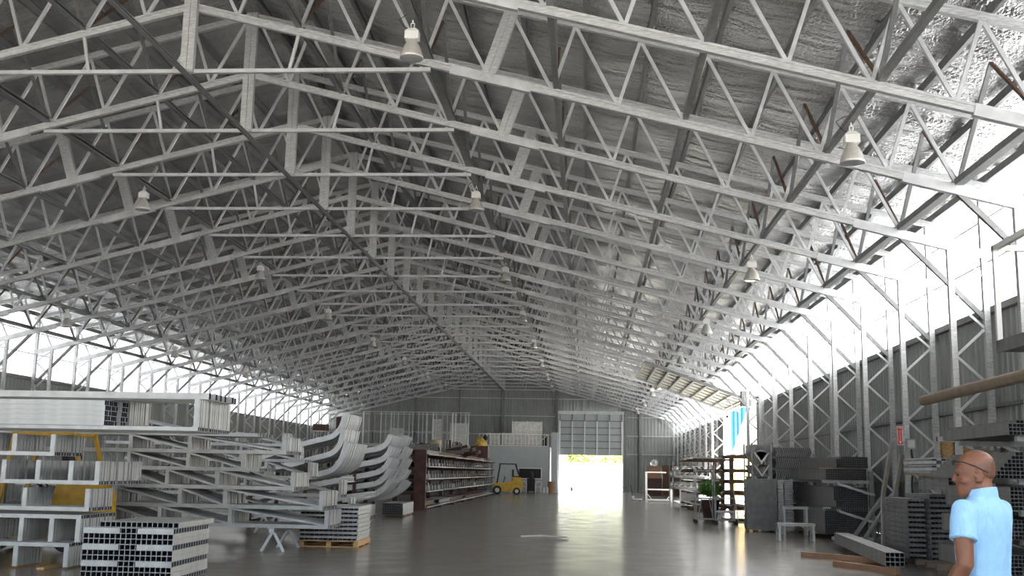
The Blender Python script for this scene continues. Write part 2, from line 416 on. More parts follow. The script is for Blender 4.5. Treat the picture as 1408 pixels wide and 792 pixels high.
# longitudinal bracing lines
def brace_line(x, v, nm, w=.10, h=.10):
    t = thing('bracing_line', 'lengthwise bracing bar under the trusses, %s' % nm, 'bracing', (x, 0, 0))
    zb = (9.0 if x == 0 else zlow(x)+.12)
    m = MB(); m.chan((0, YB, zb), (0, YF-.4, zb), w, h, .008, .02); m.build('lower_rail', M['galv_dark'], t)
    if v:
        zt = zroof(x)-.12
        meA = MB().bar((0, 0, zb), (0, S/2, zt), .05, .05).mesh('brace', M['rust']); meB = MB().bar((0, 0, zb), (0, -S/2, zt), .07, .05).mesh('brace', M['galv_dark'])
        for k in range(KMIN, KMAX+1):
            put('brace', meA, t, (0, YK(k), 0)); put('brace', meB, t, (0, YK(k), 0))
for i, (x, v) in enumerate(((2.14, 1), (4.66, 1), (7.1, 1), (9.5, 0), (12.05, 1), (14.36, 1))):
    for s, nm in ((1, 'right'), (-1, 'left')):
        brace_line(s*x, v, '%s out from the ridge on the %s slope' % (ORD[i], nm), .16 if i in (1, 5) else .10, .12 if i in (1,5) else .10)
brace_line(0, 0, 'along the foot of the ridge posts', .08, .08)
# ------------------------------------------------------------------ doors, far end, yard
sh = MB()
for i in range(6):
    z0 = OZ + (6.93-OZ)*i/6; z1 = OZ + (6.93-OZ)*(i+1)/6
    sh.box(OX0+.05, OX1-.05, YF-.30, YF-.26, z0+.015, z1-.015); sh.box(OX0+.05, OX1-.05, YF-.275, YF-.25, z0-.015, z0+.015)
door = structure(sh.build('door_1', M['shutter']))
for i in range(1, 6):
    z = OZ+(6.93-OZ)*i/6; MB().box(OX0+.05, OX1-.05, YF-.31, YF-.30, z-.045, z+.045).build('slat_joint', M['galv_dark'], door)
for i in range(6):
    x = OX0+.1+(OX1-OX0-.2)*i/5
    MB().box(x-.05, x+.05, YF-.40, YF-.30, OZ, 6.3).build('strut', M['white'], door)
    MB().box(x-.05, x+.05, YF-.40, YF-.30, 6.3, 6.95).build('strut', M['galv_dark'], door)
MB().box(OX0-.1, OX1+.1, YF-.45, YF-.3, 6.93, 7.2).build('header_rail', M['galv'], door)
for x in (OX0-.08, OX1-.04):
    structure(MB().box(x, x+.12, YF-.3, YF+.05, 0, 7.2).build('trim_door_jamb', M['cladding_pale']))
# yard beyond the far door
wl = MB().box(-6, 24, 126, 126.4, -.21, 2.75).build('white_yard_wall', M['white']); tag(wl, 'white wall across the yard seen through the far doorway', 'wall')
def leaf_mass(name, c, r, n, size, m, parent=None, seed=1):
    rr = random.Random(seed); mb = MB()
    for _ in range(n):
        while True:
            p = Vector((rr.uniform(-1, 1), rr.uniform(-1, 1), rr.uniform(-1, 1)))
            if p.length <= 1: break
        p = Vector((p.x*r[0], p.y*r[1], p.z*r[2])) + Vector(c)
        u = Vector((rr.gauss(0,1), rr.gauss(0,1), rr.gauss(0,1))).normalized()*size*rr.uniform(.6, 1.3); v = u.orthogonal().normalized()*size*.45
        mb.add([p-u, p+v, p+u, p-v], [(0,1,2,3)])
    return mb.build(name, m, parent)
for i, (x, zz, rr_) in enumerate(((-.8, 3.4, 1.5), (3.2, 3.1, 1.3), (7.2, 3.6, 1.5), (11.2, 3.2, 1.3), (15.2, 3.7, 1.5), (19.2, 3.4, 1.5))):
    t = thing('bush', 'green bush behind the white yard wall, %s from the left' % ORD[i], 'bush', (x, 128.2, -.21), group='bushes beyond the yard wall')
    leaf_mass('foliage', (0, 0, zz), (1.8, 1.2, rr_), 700, .22, M['green'], t, i)
    MB().tube([(0,0,0), (.05,0,1.2), (0,.05,zz)], [.09,.07,.04]).build('trunk', M['wood'], t)
t = thing('traffic_cone', 'small dark cone standing in the far doorway on the left', 'cone', (6.35, 101.6, -.004))
MB().box(-.17, .17, -.17, .17, 0, .03).build('base', M['black'], t)
MB().lathe([(.12,.03),(.03,.62),(.0,.63)], n=14).build('cone_body', M['rust'], t)

# side doorway: tilted-up sectional door under the roof, blue and yellow buildings outside
t = thing('sectional_door', 'raised sectional door stored under the roof above the right side doorway', 'door', (0, 0, 0))
A = Vector((HW-.45, 0, 5.55)); B = Vector((10.7, 0, 7.45)); yy0, yy1 = 56.6, 65.8
dv = (B-A); nrm = Vector((-dv.z, 0, dv.x)).normalized()
N = 8
for i in range(N):
    a = A+dv*(i/N+.004); b = A+dv*((i+1)/N-.004)
    m = MB(); m.add([(a.x, yy0, a.z), (b.x, yy0, b.z), (b.x, yy1, b.z), (a.x, yy1, a.z), (a.x, yy0, a.z+.04), (b.x, yy0, b.z+.04), (b.x, yy1, b.z+.04), (a.x, yy1, a.z+.04)],
                    [(0,1,2,3),(7,6,5,4),(0,4,5,1),(1,5,6,2),(2,6,7,3),(3,7,4,0)])
    p = m.build('door_section', M['panel_door'], t)
    m = MB()
    for e in (a, b):
        m.bar((e.x, yy0, e.z-.04), (e.x, yy1, e.z-.04), .09, .07)
    for j in range(1, 6):
        y = yy0+(yy1-yy0)*j/6; m.bar((a.x, y, a.z-.03), (b.x, y, b.z-.03), .05, .05)
    m.build('stiffener', M['galv_dark'], p)
for y in (yy0-.12, yy1+.12):
    MB().bar((A.x, y, A.z-.05), (B.x, y, B.z-.05), .1, .14).build('track', M['galv_dark'], t)
    MB().bar((HW-.4, y, 0), (HW-.4, y, 5.6), .12, .1).build('upright_track', M['white'], t)
MB().box(HW-.8, HW-.3, yy0-.8, yy0-.2, 5.1, 5.9).box(HW-.72, HW-.4, yy0-.85, yy0-.78, 5.3, 5.6).build('motor_box', M['galv_dark'], t)
for y in (DY0-.1, DY1): structure(MB().box(HW-.2, HW+.1, y, y+.1, 0, DZ+.1).build('trim_side_jamb', M['galv']))
structure(MB().box(HW-.2, HW+.1, DY0-.1, DY1+.1, DZ, DZ+.15).build('trim_side_lintel', M['galv']))
def corr(y0, y1, x, zt0, zt1, z0, pitch=.35):
    mb = MB(); y = y0; i = 0
    while y < y1:
        ye = min(y+pitch, y1); f = lambda q: zt0+(zt1-zt0)*(q-y0)/(y1-y0)
        mb.box(x-(.06 if i % 2 else 0), x+.2, y, ye, z0, 0)
        n = len(mb.v)-8
        for q in range(4, 8):
            vx, vy, _ = mb.v[n+q]; mb.v[n+q] = (vx, vy, f(vy))
        y = ye; i += 1
    return mb
yb_ = 72.0; P = [at(*p, y=yb_) for p in ((993, 535), (1026, 535), (1028, 560), (1002, 636), (990, 640))]
t = thing('blue_tarpaulin', 'blue sheet hanging on a pole outside the right side doorway', 'tarpaulin', (0, 0, 0))
mb = MB(); n = 18
top = P[0].z; x0_, x1_ = P[0].x, P[1].x
for i in range(n+1):
    x = x0_+(x1_-x0_)*i/n; f = (x-P[3].x)/(P[2].x-P[3].x); zb = P[3].z+(P[2].z-P[3].z)*max(-.25, min(1.5, f)); zb = min(zb, top-.1)
    yy = yb_+.06*math.sin(i*1.9); mb.v += [(x, yy, top), (x, yy, zb), (x, yy+.02, top), (x, yy+.02, zb)]
for i in range(n): a = i*4; mb.f += [(a, a+1, a+5, a+4), (a+6, a+7, a+3, a+2), (a+1, a+3, a+7, a+5), (a, a+4, a+6, a+2)]
mb.build('sheet', M['blue'], t)
MB().box(x0_-.0, x0_+.06, yb_-.04, yb_+.04, -.2, top+.1).box(x0_, x1_+.3, yb_-.03, yb_+.03, top, top+.08).build('pole', M['galv'], t)
o = MB().box(16.75, 22, 78, 78.3, -.2, 2.95).build('yellow_boundary_wall', M['yellow_wall']); tag(o, 'sunlit yellow wall outside the right side doorway', 'wall')

# ------------------------------------------------------------------ hanging high-bay lamps
def lamp():
    t = thing('high_bay_lamp', '', 'lamp', (0, 0, 0))
    MB().tube([(0,0,0), (0,0,-.06)], .012).tube([(.03,0,-.06),(.03,0,-.12),(0,0,-.16),(-.03,0,-.12),(-.03,0,-.06),(.03,0,-.06)], .008, 6).build('hook', M['white'], t)
    b = MB(); b.box(-.12,.12,-.09,.09,-.36,-.22); b.add([(-.12,-.09,-.22),(.12,-.09,-.22),(.12,.09,-.22),(-.12,.09,-.22),(-.06,-.05,-.16),(.06,-.05,-.16),(.06,.05,-.16),(-.06,.05,-.16)], [(0,1,5,4),(1,2,6,5),(2,3,7,6),(3,0,4,7),(4,5,6,7)])
    b.build('ballast_box', M['white'], t)
    MB().lathe([(.07,-.36),(.09,-.40),(.135,-.47),(.175,-.56),(.20,-.66),(.205,-.70),(.195,-.70),(.165,-.56),(.12,-.46)], n=24).build('reflector', M['lampglass'], t, smooth=True)
    MB().lathe([(.0,-.70),(.10,-.715),(.197,-.70)], n=24).build('lens', M['lens'], t, smooth=True)
    MB().tube([(0,0,-.20),(-.16,.02,-.10),(-.24,.02,.02),(-.12,0,.10),(0,0,.12)], .008, 6).build('cord', M['black'], t)
    return t
M['lampglass'] = mat('prismatic_reflector', (.62, .60, .56), .25, .35, .1, 30.)
M['lens'] = mat('lamp_lens', (.45, .45, .46), .15, .2)
L0 = lamp(); first = True
for x, nm in ((-12.05, 'outer left'), (-4.66, 'inner left'), (4.66, 'inner right'), (12.05, 'outer right')):
    for j in range(8):
        y = 17.45+10.936*j
        if x < -10 and j < 1 or y > 96: continue
        lab = 'white high bay lamp hanging from the %s bracing bar, %s from the camera' % (nm, ORD[j])
        if x > 12 and j == 4: y = 66.4
        loc = (x, y, zlow(x)+.06)
        if first: L0.location = loc; L0['label'] = lab; L0['group'] = 'high bay lamps'; first = False
        else: copy_tree(L0, loc, label=lab, group='high bay lamps')

# ------------------------------------------------------------------ bundles of square tube
def tube_mesh(w, L, m, h=None, t=.004, name='tube'):
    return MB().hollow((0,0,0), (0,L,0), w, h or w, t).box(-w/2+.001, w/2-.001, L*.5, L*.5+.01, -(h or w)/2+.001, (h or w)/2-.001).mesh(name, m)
def bundle(label, loc, rz, cols, rows, w, L, m, group=None, gap=.002, skip=lambda i, j: False, jit=.03, bear=True, h=None, name='tube_bundle', cat='tube bundle'):
    t = thing(name, label, cat, loc, rz, group); me = tube_mesh(w, L, m, h, max(.0035, w*.07)); n = 0; hh = h or w; left = MB()
    for j in reversed(range(rows)):
        for i in range(cols):
            if skip(i, j): continue
            p = (w/2+i*(w+gap), rnd.uniform(0, jit), hh/2+j*(hh+gap))
            if n < 96: put('tube', me, t, p)
            else: left.hollow((p[0], p[1], p[2]), (p[0], p[1]+L, p[2]), w, hh, max(.0035, w*.07)).box(p[0]-w/2+.001, p[0]+w/2-.001, L*.5, L*.5+.01, p[2]-hh/2+.001, p[2]+hh/2-.001)
            n += 1
    if left.v: o = left.build('tube', m, t); o['kind'] = 'stuff'
    if bear:
        for q in (.25, .75): MB().box(-.02, cols*(w+gap)+.02, L*q-.04, L*q+.04, -.07, -.001).build('bearer', M['wood'], t)
    return t

# criss-cross stack of loose galvanised tubes, front left
w = .0735; X0 = 2.08; YS = 14.75; LL = 1.62
long_me = tube_mesh(w-.003, LL, M['tube'], name='square_tube'); mid_me = long_me
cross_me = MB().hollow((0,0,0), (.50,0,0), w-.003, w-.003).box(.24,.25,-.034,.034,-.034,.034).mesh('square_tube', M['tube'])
pat = ['C','L','L','C','L','L','C','L','L','C','T']
RZ = .04; cR, sR = math.cos(RZ), math.sin(RZ)
def ploc(dx, dy, z): return (X0+dx*cR-dy*sR, YS+dx*sR+dy*cR, z)
for j, kd in enumerate(pat):
    z = w/2 + j*w + .001
    lab_l = 'galvanized square tube lying lengthwise in the criss-cross stack, front left'
    lab_c = 'short galvanized square tube lying crosswise in the criss-cross stack, front left'
    if kd in 'LT':
        for i in range(17 if kd == 'L' else 15):
            o = put('square_tube', long_me, None, ploc(-1.25+w/2+(i+(0 if kd == 'L' else 2))*w, rnd.uniform(0,.02)+(.0 if kd == 'L' else .18), z), (0, 0, RZ)); tag(o, lab_l, 'tube', 'lengthwise tubes of the criss-cross stack')
    else:
        for i in range(3):
            o = put('square_tube', mid_me, None, ploc(-1.25+w*7.5+i*w, 0, z), (0,0,RZ)); tag(o, lab_l, 'tube', 'lengthwise tubes of the criss-cross stack')
        for i in range(14):
            for s in (0, 1):
                o = put('square_tube', cross_me, None, ploc(-1.25+(0 if s == 0 else 1.25-.50), .04+i*.113, z), (0,0,RZ)); tag(o, lab_c, 'tube', 'crosswise tubes of the criss-cross stack')

# ------------------------------------------------------------------ stored truss sections: long rail with stub posts, nested side by side in tiers
def section(L, hs, stations, top=False, diag=False, w=.06):
    """prototype running from x=-L to x=0 (right end); hs signed post height"""
    t = thing('truss_section', '', 'truss section')
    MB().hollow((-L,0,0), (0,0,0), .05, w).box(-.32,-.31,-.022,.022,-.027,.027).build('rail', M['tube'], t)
    for i, x in enumerate(stations):
        z0, z1 = (w/2, hs) if hs > 0 else (hs, -w/2)
        MB().box(-x-.075, -x, -.030, .030, z0, z1).box(-x-.068, -x-.007, -.033, -.030, z0+.01, z1-.01).build('stub_post', M['tube'], t)
    if top:
        e = stations[0]
        MB().hollow((-L,0,hs+w/2), (-e+(-.0 if top is True else top),0,hs+w/2), .05, w).build('upper_rail', M['tube'], t)
    if diag:
        for a, b in zip(stations, stations[1:]):
            MB().bar((-a-.08, 0, w/2 if hs > 0 else -w/2), (-b, 0, hs*.97), .045, .035).build('diagonal', M['tube'], t)
    return t
def tier(proto, n, x, y, z, label, group, pitch=.088, jx=.015, rz=0, first=True):
    for i in range(n):
        loc = (x+rnd.uniform(-jx, jx), y+i*pitch, z)
        if i == 0 and first:
            proto.location = loc; proto['label'] = label; proto['group'] = group; proto.rotation_euler = (0,0,rz)
        else: copy_tree(proto, loc, label=label, group=group)
def ZP(py, y): return 1.6-(py-650)*y/FPX*1.0
YA = 16.4
A_T = [ # right-end px, chord py, post height, stations, top, n, label
 (272, 590, .46, (0, 1.42, 2.9), False, 18, 'topmost tier'), (75, 624, .30, (0, .62, 1.3), False, 11, 'second tier from the top'),
 (138, 664, .33, (0, .42, .95, 1.5), False, 18, 'third tier from the top'), (124, 700.5, .31, (0, 1.0, 1.9), False, 9, 'fourth tier from the top'),
 (112, 711, -.38, (0.0, .42, .9, 1.5), False, 14, 'fifth tier from the top'), (95, 749.5, -.33, (0, .8, 1.5), False, 9, 'sixth tier from the top')]
for e, cy_, hs, st, top, n, nm in A_T:
    x = at(e, cy_, y=YA).x; z = at(e, cy_, y=YA).z
    p = section(4.6, hs, st, top, False)
    if hs == .46:
        q = section(4.6, hs, (0,), False, False); tier(q, 9, x, YA, z, 'rail with one stub post at its end, front of the topmost near left tier', 'front rails in the topmost tier, near left'); YO = 9*.088; n -= 9
    else: YO = 0
    tier(p, n, x, YA+YO, z, 'rail with stub posts in the %s, near left stack' % nm, 'truss sections in the %s, near left' % nm)
zb = at(95, 749.5, y=YA).z-.33
o = MB()
for xx in (-3.6, -1.6, -.05):
    pass
for i, xx in enumerate((-4.2, -2.4, -.55)):
    o = MB().box(xx-.06, xx+.06, YA-.1, YA+1.1, 0, zb-.005).build('timber_bearer', M['wood']); tag(o, 'timber bearer under the near left stack, %s from the left' % ORD[i], 'timber', 'bearers under the near left stack')
# upper rails lying on the topmost tier
ztop = at(200, 546, y=YA+.1).z
me = MB().hollow((-6,0,0), (0,0,0), .10, .10).mesh('rail_tube', M['tube'])
for i in range(6):
    p = at(296, 546, y=YA+.2+i*.22); o = put('steel_rail', me, None, (at(296,546,y=YA+.2).x-rnd.uniform(0,.06), YA+.1+i*.24, at(272, 590, y=YA).z+.46+.052)); tag(o, 'long pale rail lying on top of the near left stack', 'rail', 'rails on top of the near left stack')
# long tubes lying on the rails of the topmost tier, their ends showing
zt1 = at(272, 590, y=YA).z+.031
xe = at(150, 560, y=16.5).x
me = MB().hollow((-6,0,0), (0,0,0), .0765, .0765, .0035).box(-.9,-.89,-.036,.036,-.036,.036).mesh('square_tube', M['tube'])
for r_ in range(5):
    for c_ in range(9 if r_ else 8):
        o = put('square_tube', me, None, (xe+rnd.uniform(-.01,.01)+(.0 if c_ < 6 else .07), YA-.02+c_*.0785, zt1+.039+r_*.078)); tag(o, 'long galvanized tube stacked flat on the upper left of the near left stack', 'tube', 'long tubes at the upper left')

# second stack, middle left
def stackC(y, ends, labpos, n=12, L=5.6, diag=True, nb=None):
    zz = [at(e, cy_, y=y).z for e, cy_, s_ in ends]
    for q, (e, cy_, sts) in enumerate(ends):
        P = at(e, cy_, y=y)
        p = section(L, .30 if q == 0 else zz[q-1]-zz[q]-.037, sts, False, diag, .07)
        tier(p, n, P.x, y, P.z, 'rail with stub posts, %s tier down in the %s stack' % (ORD[q], labpos), 'truss sections, %s tier of the %s stack' % (ORD[q], labpos), .095)
    zb = at(ends[-1][0], ends[-1][1], y=y).z-.04
    for i, xx in enumerate((-2.2, -.2, 1.7)):
        t = thing('steel_trestle', 'low steel trestle under the %s stack, %s from the left' % (labpos, ORD[i]), 'trestle', (xx, y+.5, 0))
        MB().box(-.05, .05, -.65, .75, zb-.08, zb).build('top_bar', M['galv'], t)
        for s in (-.5, .6): 
            MB().bar((-.22, s, 0), (0, s, zb-.05), .05).build('leg', M['galv'], t); MB().bar((.22, s, 0), (0, s, zb-.05), .05).build('leg', M['galv'], t)
stackC(20.9, [(355, 598, (1.2, 2.6, 3.6)), (395, 622.5, (.02, 1.9, 3.1)), (357, 646, (.3, 1.4, 2.6)), (405, 672, (.0, 1.5, 2.5, 3.4)), (445, 699, (.0, 1.9, 2.8, 4.1)), (452, 725, (.0, 1.9, 3.3, 4.3))], 'middle left')
stackC(26.6, [(392, 612, (0, 1.2, 2.4)), (420, 634, (.2, 1.6, 2.8)), (428, 657, (.0, 1.1, 2.2)), (470, 682, (.0, 1.4, 2.4)), (482, 707, (.0, 1.5, 3.0))], 'rear middle left', 7, 4.6)

# curved frame legs
def curved_leg(path, y, h=.17, th=.085, m=None):
    pts = [at(px, py, y=y) for px, py in path]; P = []
    for i in range(len(pts)-1):                      # Catmull-Rom for a smooth bend
        p0, p1, p2, p3 = pts[max(i-1,0)], pts[i], pts[i+1], pts[min(i+2, len(pts)-1)]
        for k in range(5):
            t_ = k/5; P.append(.5*((2*p1)+(-p0+p2)*t_+(2*p0-5*p1+4*p2-p3)*t_*t_+(-p0+3*p1-3*p2+p3)*t_**3))
    P.append(pts[-1]); o0 = P[-1].copy(); mb = MB(); n = len(P)
    ring = []
    for i, p in enumerate(P):
        d = (P[min(i+1,n-1)]-P[max(i-1,0)]); d.y = 0; d.normalize(); nr = Vector((-d.z, 0, d.x))
        a = p-o0; b = a-nr*h
        for q, yy in ((a, 0), (a, th), (a-nr*.02, th), (a-nr*.02, .012), (b+nr*.02, .012), (b+nr*.02, th), (b, th), (b, 0)): ring.append((q.x, yy, q.z))
    fs = [(i*8+k, i*8+(k+1) % 8, (i+1)*8+(k+1) % 8, (i+1)*8+k) for i in range(n-1) for k in range(8)] + [tuple(range(8)), tuple(range((n-1)*8, n*8))]
    mb.add(ring, fs)
    return mb.mesh('curved_frame_leg', m or M['galv']), o0
def leg_stack(y, paths, n, pitch, pos, m=None, h=.15):
    paths = [p[:-1]+[(p[-1][0], p[-1][1]+1)] for p in paths]
    for q, path in enumerate(paths):
        me, o0 = curved_leg(path, y, h=h, th=pitch*.6, m=m)
        for i in range(n[q]):
            o = put('curved_frame_leg', me, None, (o0.x+rnd.uniform(-.012,.012), y+i*pitch, o0.z+rnd.uniform(-.006,.006)))
            tag(o, 'curved galvanized frame leg in the %s tier from the top of the %s pile' % (ORD[q], pos), 'frame leg', 'curved legs, %s tier, %s pile' % (ORD[q], pos))
pD = [[(330, 634), (400, 611), (430, 603), (453, 597), (463, 589), (468, 579), (471, 566)], [(330, 647), (400, 635), (430, 627), (452, 621), (462, 613), (466, 603), (469, 588)],
      [(330, 664), (400, 655), (430, 650), (454, 643), (464, 632), (469, 620), (473, 606)], [(330, 690), (370, 676), (420, 666), (450, 660), (472, 655)], [(340, 706), (380, 698), (420, 690), (460, 682), (500, 676)]]
leg_stack(31.0, pD, [14, 13, 18, 10, 12], .15, 'big curved')
pE = [[(470, 625), (500, 617), (520, 613), (529, 607), (534, 596)], [(470, 640), (500, 634), (520, 630), (530, 623), (535, 612)], [(470, 655), (500, 650), (518, 646), (528, 639), (534, 627)],
      [(470, 668), (500, 664), (516, 661), (526, 654), (533, 642)], [(470, 684), (500, 680), (514, 676), (526, 668), (533, 658)]]
leg_stack(39.4, pE, [11, 11, 11, 11, 11], .17, 'far curved', h=.19)
leg_stack(41.7, [[(x+21, y+1) for x, y in p] for p in pE], [7, 7, 7, 7, 7], .17, 'farthest curved', h=.19)
for pos, y0, y1, xs, zs in (('big curved', 31.0, 33.4, (-1.9, -.3), [at(345, p, y=31).z-.19 for p in (630, 644, 661, 685, 704)]),
                            ('far curved', 39.4, 41.2, (-1.3, -.7), [at(480, p, y=39.4).z-.33 for p in (620, 635, 650, 664, 679)]),
                            ('farthest curved', 41.7, 42.9, (-1.3, -.7), [at(495, p, y=41.7).z-.33 for p in (624, 639, 654, 667, 683)])):
    for i, xx in enumerate(xs):
        t = thing('storage_rack', 'dark steel stand carrying the %s pile, %s from the left' % (pos, ORD[i]), 'rack', (xx, (y0+y1)/2, 0))
        hy = (y1-y0)/2+.15
        for s in (-1, 1): MB().box(-.05, .05, s*hy-.05, s*hy+.05, 0, max(zs)+.1).build('upright', M['primer'], t)
        for z in zs: MB().box(-.04, .04, -hy, hy, z-.10, z-.02).build('arm', M['primer'], t)

# pallet with slotted channel bundle
t = thing('wooden_pallet', 'light wooden pallet under the slotted channel bundle, middle left floor', 'pallet', (1.83, 22.35, 0), .03)
for y in (0, .7, 1.4):
    MB().box(0, 1.22, y, y+.1, 0, .022).build('bottom_board', M['wood'], t)
for x in (0, .56, 1.12): MB().box(x, x+.10, 0, 1.5, .022, .115).build('stringer', M['wood'], t)
for i in range(9): MB().box(0, 1.22, i*.175, i*.175+.1, .115, .135).build('deck_board', M['wood'], t)
def slotted(label, loc, rz, cols, rows, cw, L, rh, m, name='channel_bundle', checker=False):
    t = thing(name, label, 'channel bundle', loc, rz); W = cols*cw
    me = MB().hollow((0,0,0), (0,L,0), cw*.97, rh*.5, .005).box(-cw*.45, cw*.45, L*.5, L*.5+.01, -rh*.22, rh*.22).mesh('channel', m); n = 0
    for j in range(rows):
        dx = (j % 2)*.012
        for i in range(cols):
            if checker and (i+j) % 2: 
                continue
            if n < 96: put('channel', me, t, (cw/2+i*cw+dx, rnd.uniform(0,.015), rh*.28+j*rh)); n += 1
        if checker:
            for i in range(cols):
                if (i+j) % 2 and n < 99: MB().box(i*cw+.003, (i+1)*cw-.003, .0, L, rh*j+.004, rh*(j+1)-.004).build('closed_channel', M['galv'], t); n += 1
        else: MB().box(-.01+dx, W+.012+dx, -.012, L+.01, rh*(j+.56), rh*(j+1)-.004).build('flat_strip', M['tube'] if m is M['tube'] else m, t)
    return t
slotted('galvanized slotted channel bundle on the light wooden pallet', (1.83, 22.36, .136), .03, 12, 8, .099, 1.5, .087, M['tube'])
# small bundles on the floor further back
bundle('pale tube bundle lying on the floor beyond the pallet', (-.15, 34.5, .075), .05, 12, 5, .07, 2.2, M['tube'])
bundle('dark-ended tube bundle on the floor in front of the red-brown rack', (.80, 37.0, .075), .02, 9, 5, .075, 2.6, M['tube_grey'])
for i, (a, b) in enumerate((((717, 738.5), (747, 737.5)), ((748, 738), (780, 740)))):
    p = at(*a, z=0); q = at(*b, z=0); o = MB().chan((p.x, p.y, .022), (q.x, q.y, .022), .05, .03, .004, .006).build('metal_strip', M['white'])
    tag(o, 'thin pale metal strip lying on the open floor, %s of two' % ('left' if i == 0 else 'right'), 'strip')

# ------------------------------------------------------------------ red-brown cantilever rack along the hall
RX, RY, RL = -.05, 43.7, 32
t = thing('storage_rack', 'long red-brown cantilever rack on the left of the aisle', 'rack', (RX, RY, 0))
lv = (.16, .72, 1.22, 1.72, 2.22)
for i in range(8):
    y = i*RL/7
    MB().chan((.1, y, 0), (.1, y, 2.38), .2, .2, .01, .03, side=(0,1,0)).build('upright', M['primer'], t)
    MB().box(0, 1.4, y-.1, y+.1, 0, .10).build('foot', M['primer'], t)
    for z in lv[1:]: MB().add([(.2,y-.05,z-.14),(1.4,y-.05,z-.05),(1.4,y-.05,z),(.2,y-.05,z),(.2,y+.05,z-.14),(1.4,y+.05,z-.05),(1.4,y+.05,z),(.2,y+.05,z)], [(0,1,2,3),(7,6,5,4),(0,4,5,1),(1,5,6,2),(2,6,7,3),(3,7,4,0)]).build('arm', M['primer'], t)
MB().box(.85, 1.33, -.18, -.1, 0, 2.40).box(.85, .93, -.1, 0, 0, 2.40).box(1.25, 1.33, -.1, 0, 0, 2.40).build('end_plate', M['primer'], t)
MB().box(0, .06, 0, RL, 2.26, 2.37).box(0, .06, 0, RL, 1.0, 1.1).build('tie_beam', M['primer'], t)
for li, z in enumerate(lv):
    y = .15; c = 0
    while y < RL-2.5:
        L = min(rnd.uniform(3.8, 6.2), RL-.2-y); nn = rnd.randint(4, 6); col = rnd.choice(['tube_dark', 'primer', 'tube_dark', 'primer', 'primer', 'rust'])
        tt = thing('flat_bar_pile', 'bar pile on the %s shelf up of the red-brown rack, %s from the front' % (ORD[li], ORD[c]), 'steel bars', (RX, RY+y, z+(.0 if li else -.06)), group='bar piles in the red-brown rack')
        MB().box(1.22, 1.40, rnd.uniform(0, .1), L-.1, .001, .035).build('edge_bar', M[rnd.choice(['tube_grey', 'tube_grey', 'tube_dark']) if li else 'tube_grey'], tt)
        for i in range(nn):
            ww = rnd.uniform(.16, .2)
            MB().chan((.34+i*.18-.0, rnd.uniform(0, .2), .1), (.34+i*.18, L-rnd.uniform(.1, .4), .1), ww*.85, .19, .01, .02).build('bar', M[col], tt)
        if li in (1, 2, 3):
            for k in range(int(L/.9)):
                yy = .3+k*.9
                MB().bar((1.2, yy, .05), (1.2, yy+.10, .36), .05).bar((1.2, yy+.22, .05), (1.2, yy+.12, .36), .05).build('end_bracket', M['tube'] if k < 2 and c == 0 else M['tube_dark'], tt)
        y += L+.12; c += 1
for i, (y, x, r) in enumerate(((8.5, .6, .26),)):
    t = thing('steel_drum', 'tan round drum standing on top of the red-brown rack', 'drum', (RX+.45, RY+8.6, 2.42))
    MB().lathe([(0,0),(.29,0),(.30,.02),(.28,.04),(.28,.28),(.295,.3),(.28,.32),(.28,.58),(.30,.6),(.30,.62),(0,.62)], n=20).build('drum_body', M['tan'], t, smooth=False)
    MB().lathe([(0,.625),(.04,.625),(.04,.64),(0,.64)], (.12,0,0), 8).build('bung', M['galv'], t)
for i, (y, h, n) in enumerate(((1.4, .25, 6), (4.8, .45, 7), (13.5, .8, 9), (18.5, .85, 10), (21.8, .6, 7))):
    t = thing('bracket_pile', 'dark heap of steel brackets on top of the red-brown rack, %s from the front' % ORD[i], 'brackets', (RX+.55, RY+y, 2.42), group='bracket heaps on the red-brown rack')
    rr = random.Random(i); 
    for k in range(n):
        x = -.5+rr.uniform(0,.2); yy = (k-n/2)*.32
        MB().chan((x, yy, .09), (x+rr.uniform(.9, 1.2), yy+rr.uniform(-.1,.1), .09+rr.uniform(0, h*.5)), .26, .17, .02, .04).bar((x+.2, yy, 0), (x+.2, yy, h*rr.uniform(.7,1)), .12).build('bracket', M['primer'] if k % 3 else M['tube_black'], t)
t = thing('safety_jacket_heap', 'yellow and black jacket heap on top of the rack near the railing', 'jacket', (.95, 69.0, 3.16))
prof = []
mb = MB(); n = 14
for k, (r, z) in enumerate(((.42,0),(.40,.15),(.30,.3),(.24,.45),(.12,.58),(.02,.62))):
    for q in range(n):
        a = 2*PI*q/n; rr_ = r*(1+.18*math.sin(3*a+k)); mb.v.append((rr_*math.cos(a), rr_*.8*math.sin(a), z))
for k in range(5):
    for q in range(n): mb.f.append((k*n+q, k*n+(q+1) % n, (k+1)*n+(q+1) % n, (k+1)*n+q))
mb.build('body_cloth', M['hivis'], t, smooth=True)
MB().lathe([(.0,.7),(.15,.78),(.17,.95),(.0,1.08)], (.32,0,-.35), 12).build('hood', M['black'], t, smooth=True)
o = MB().box(.4, 1.5, 68.3, 69.7, 2.42, 3.16).build('timber_crate', M['primer']); tag(o, 'dark brown crate under the yellow jacket heap on the rack', 'crate')

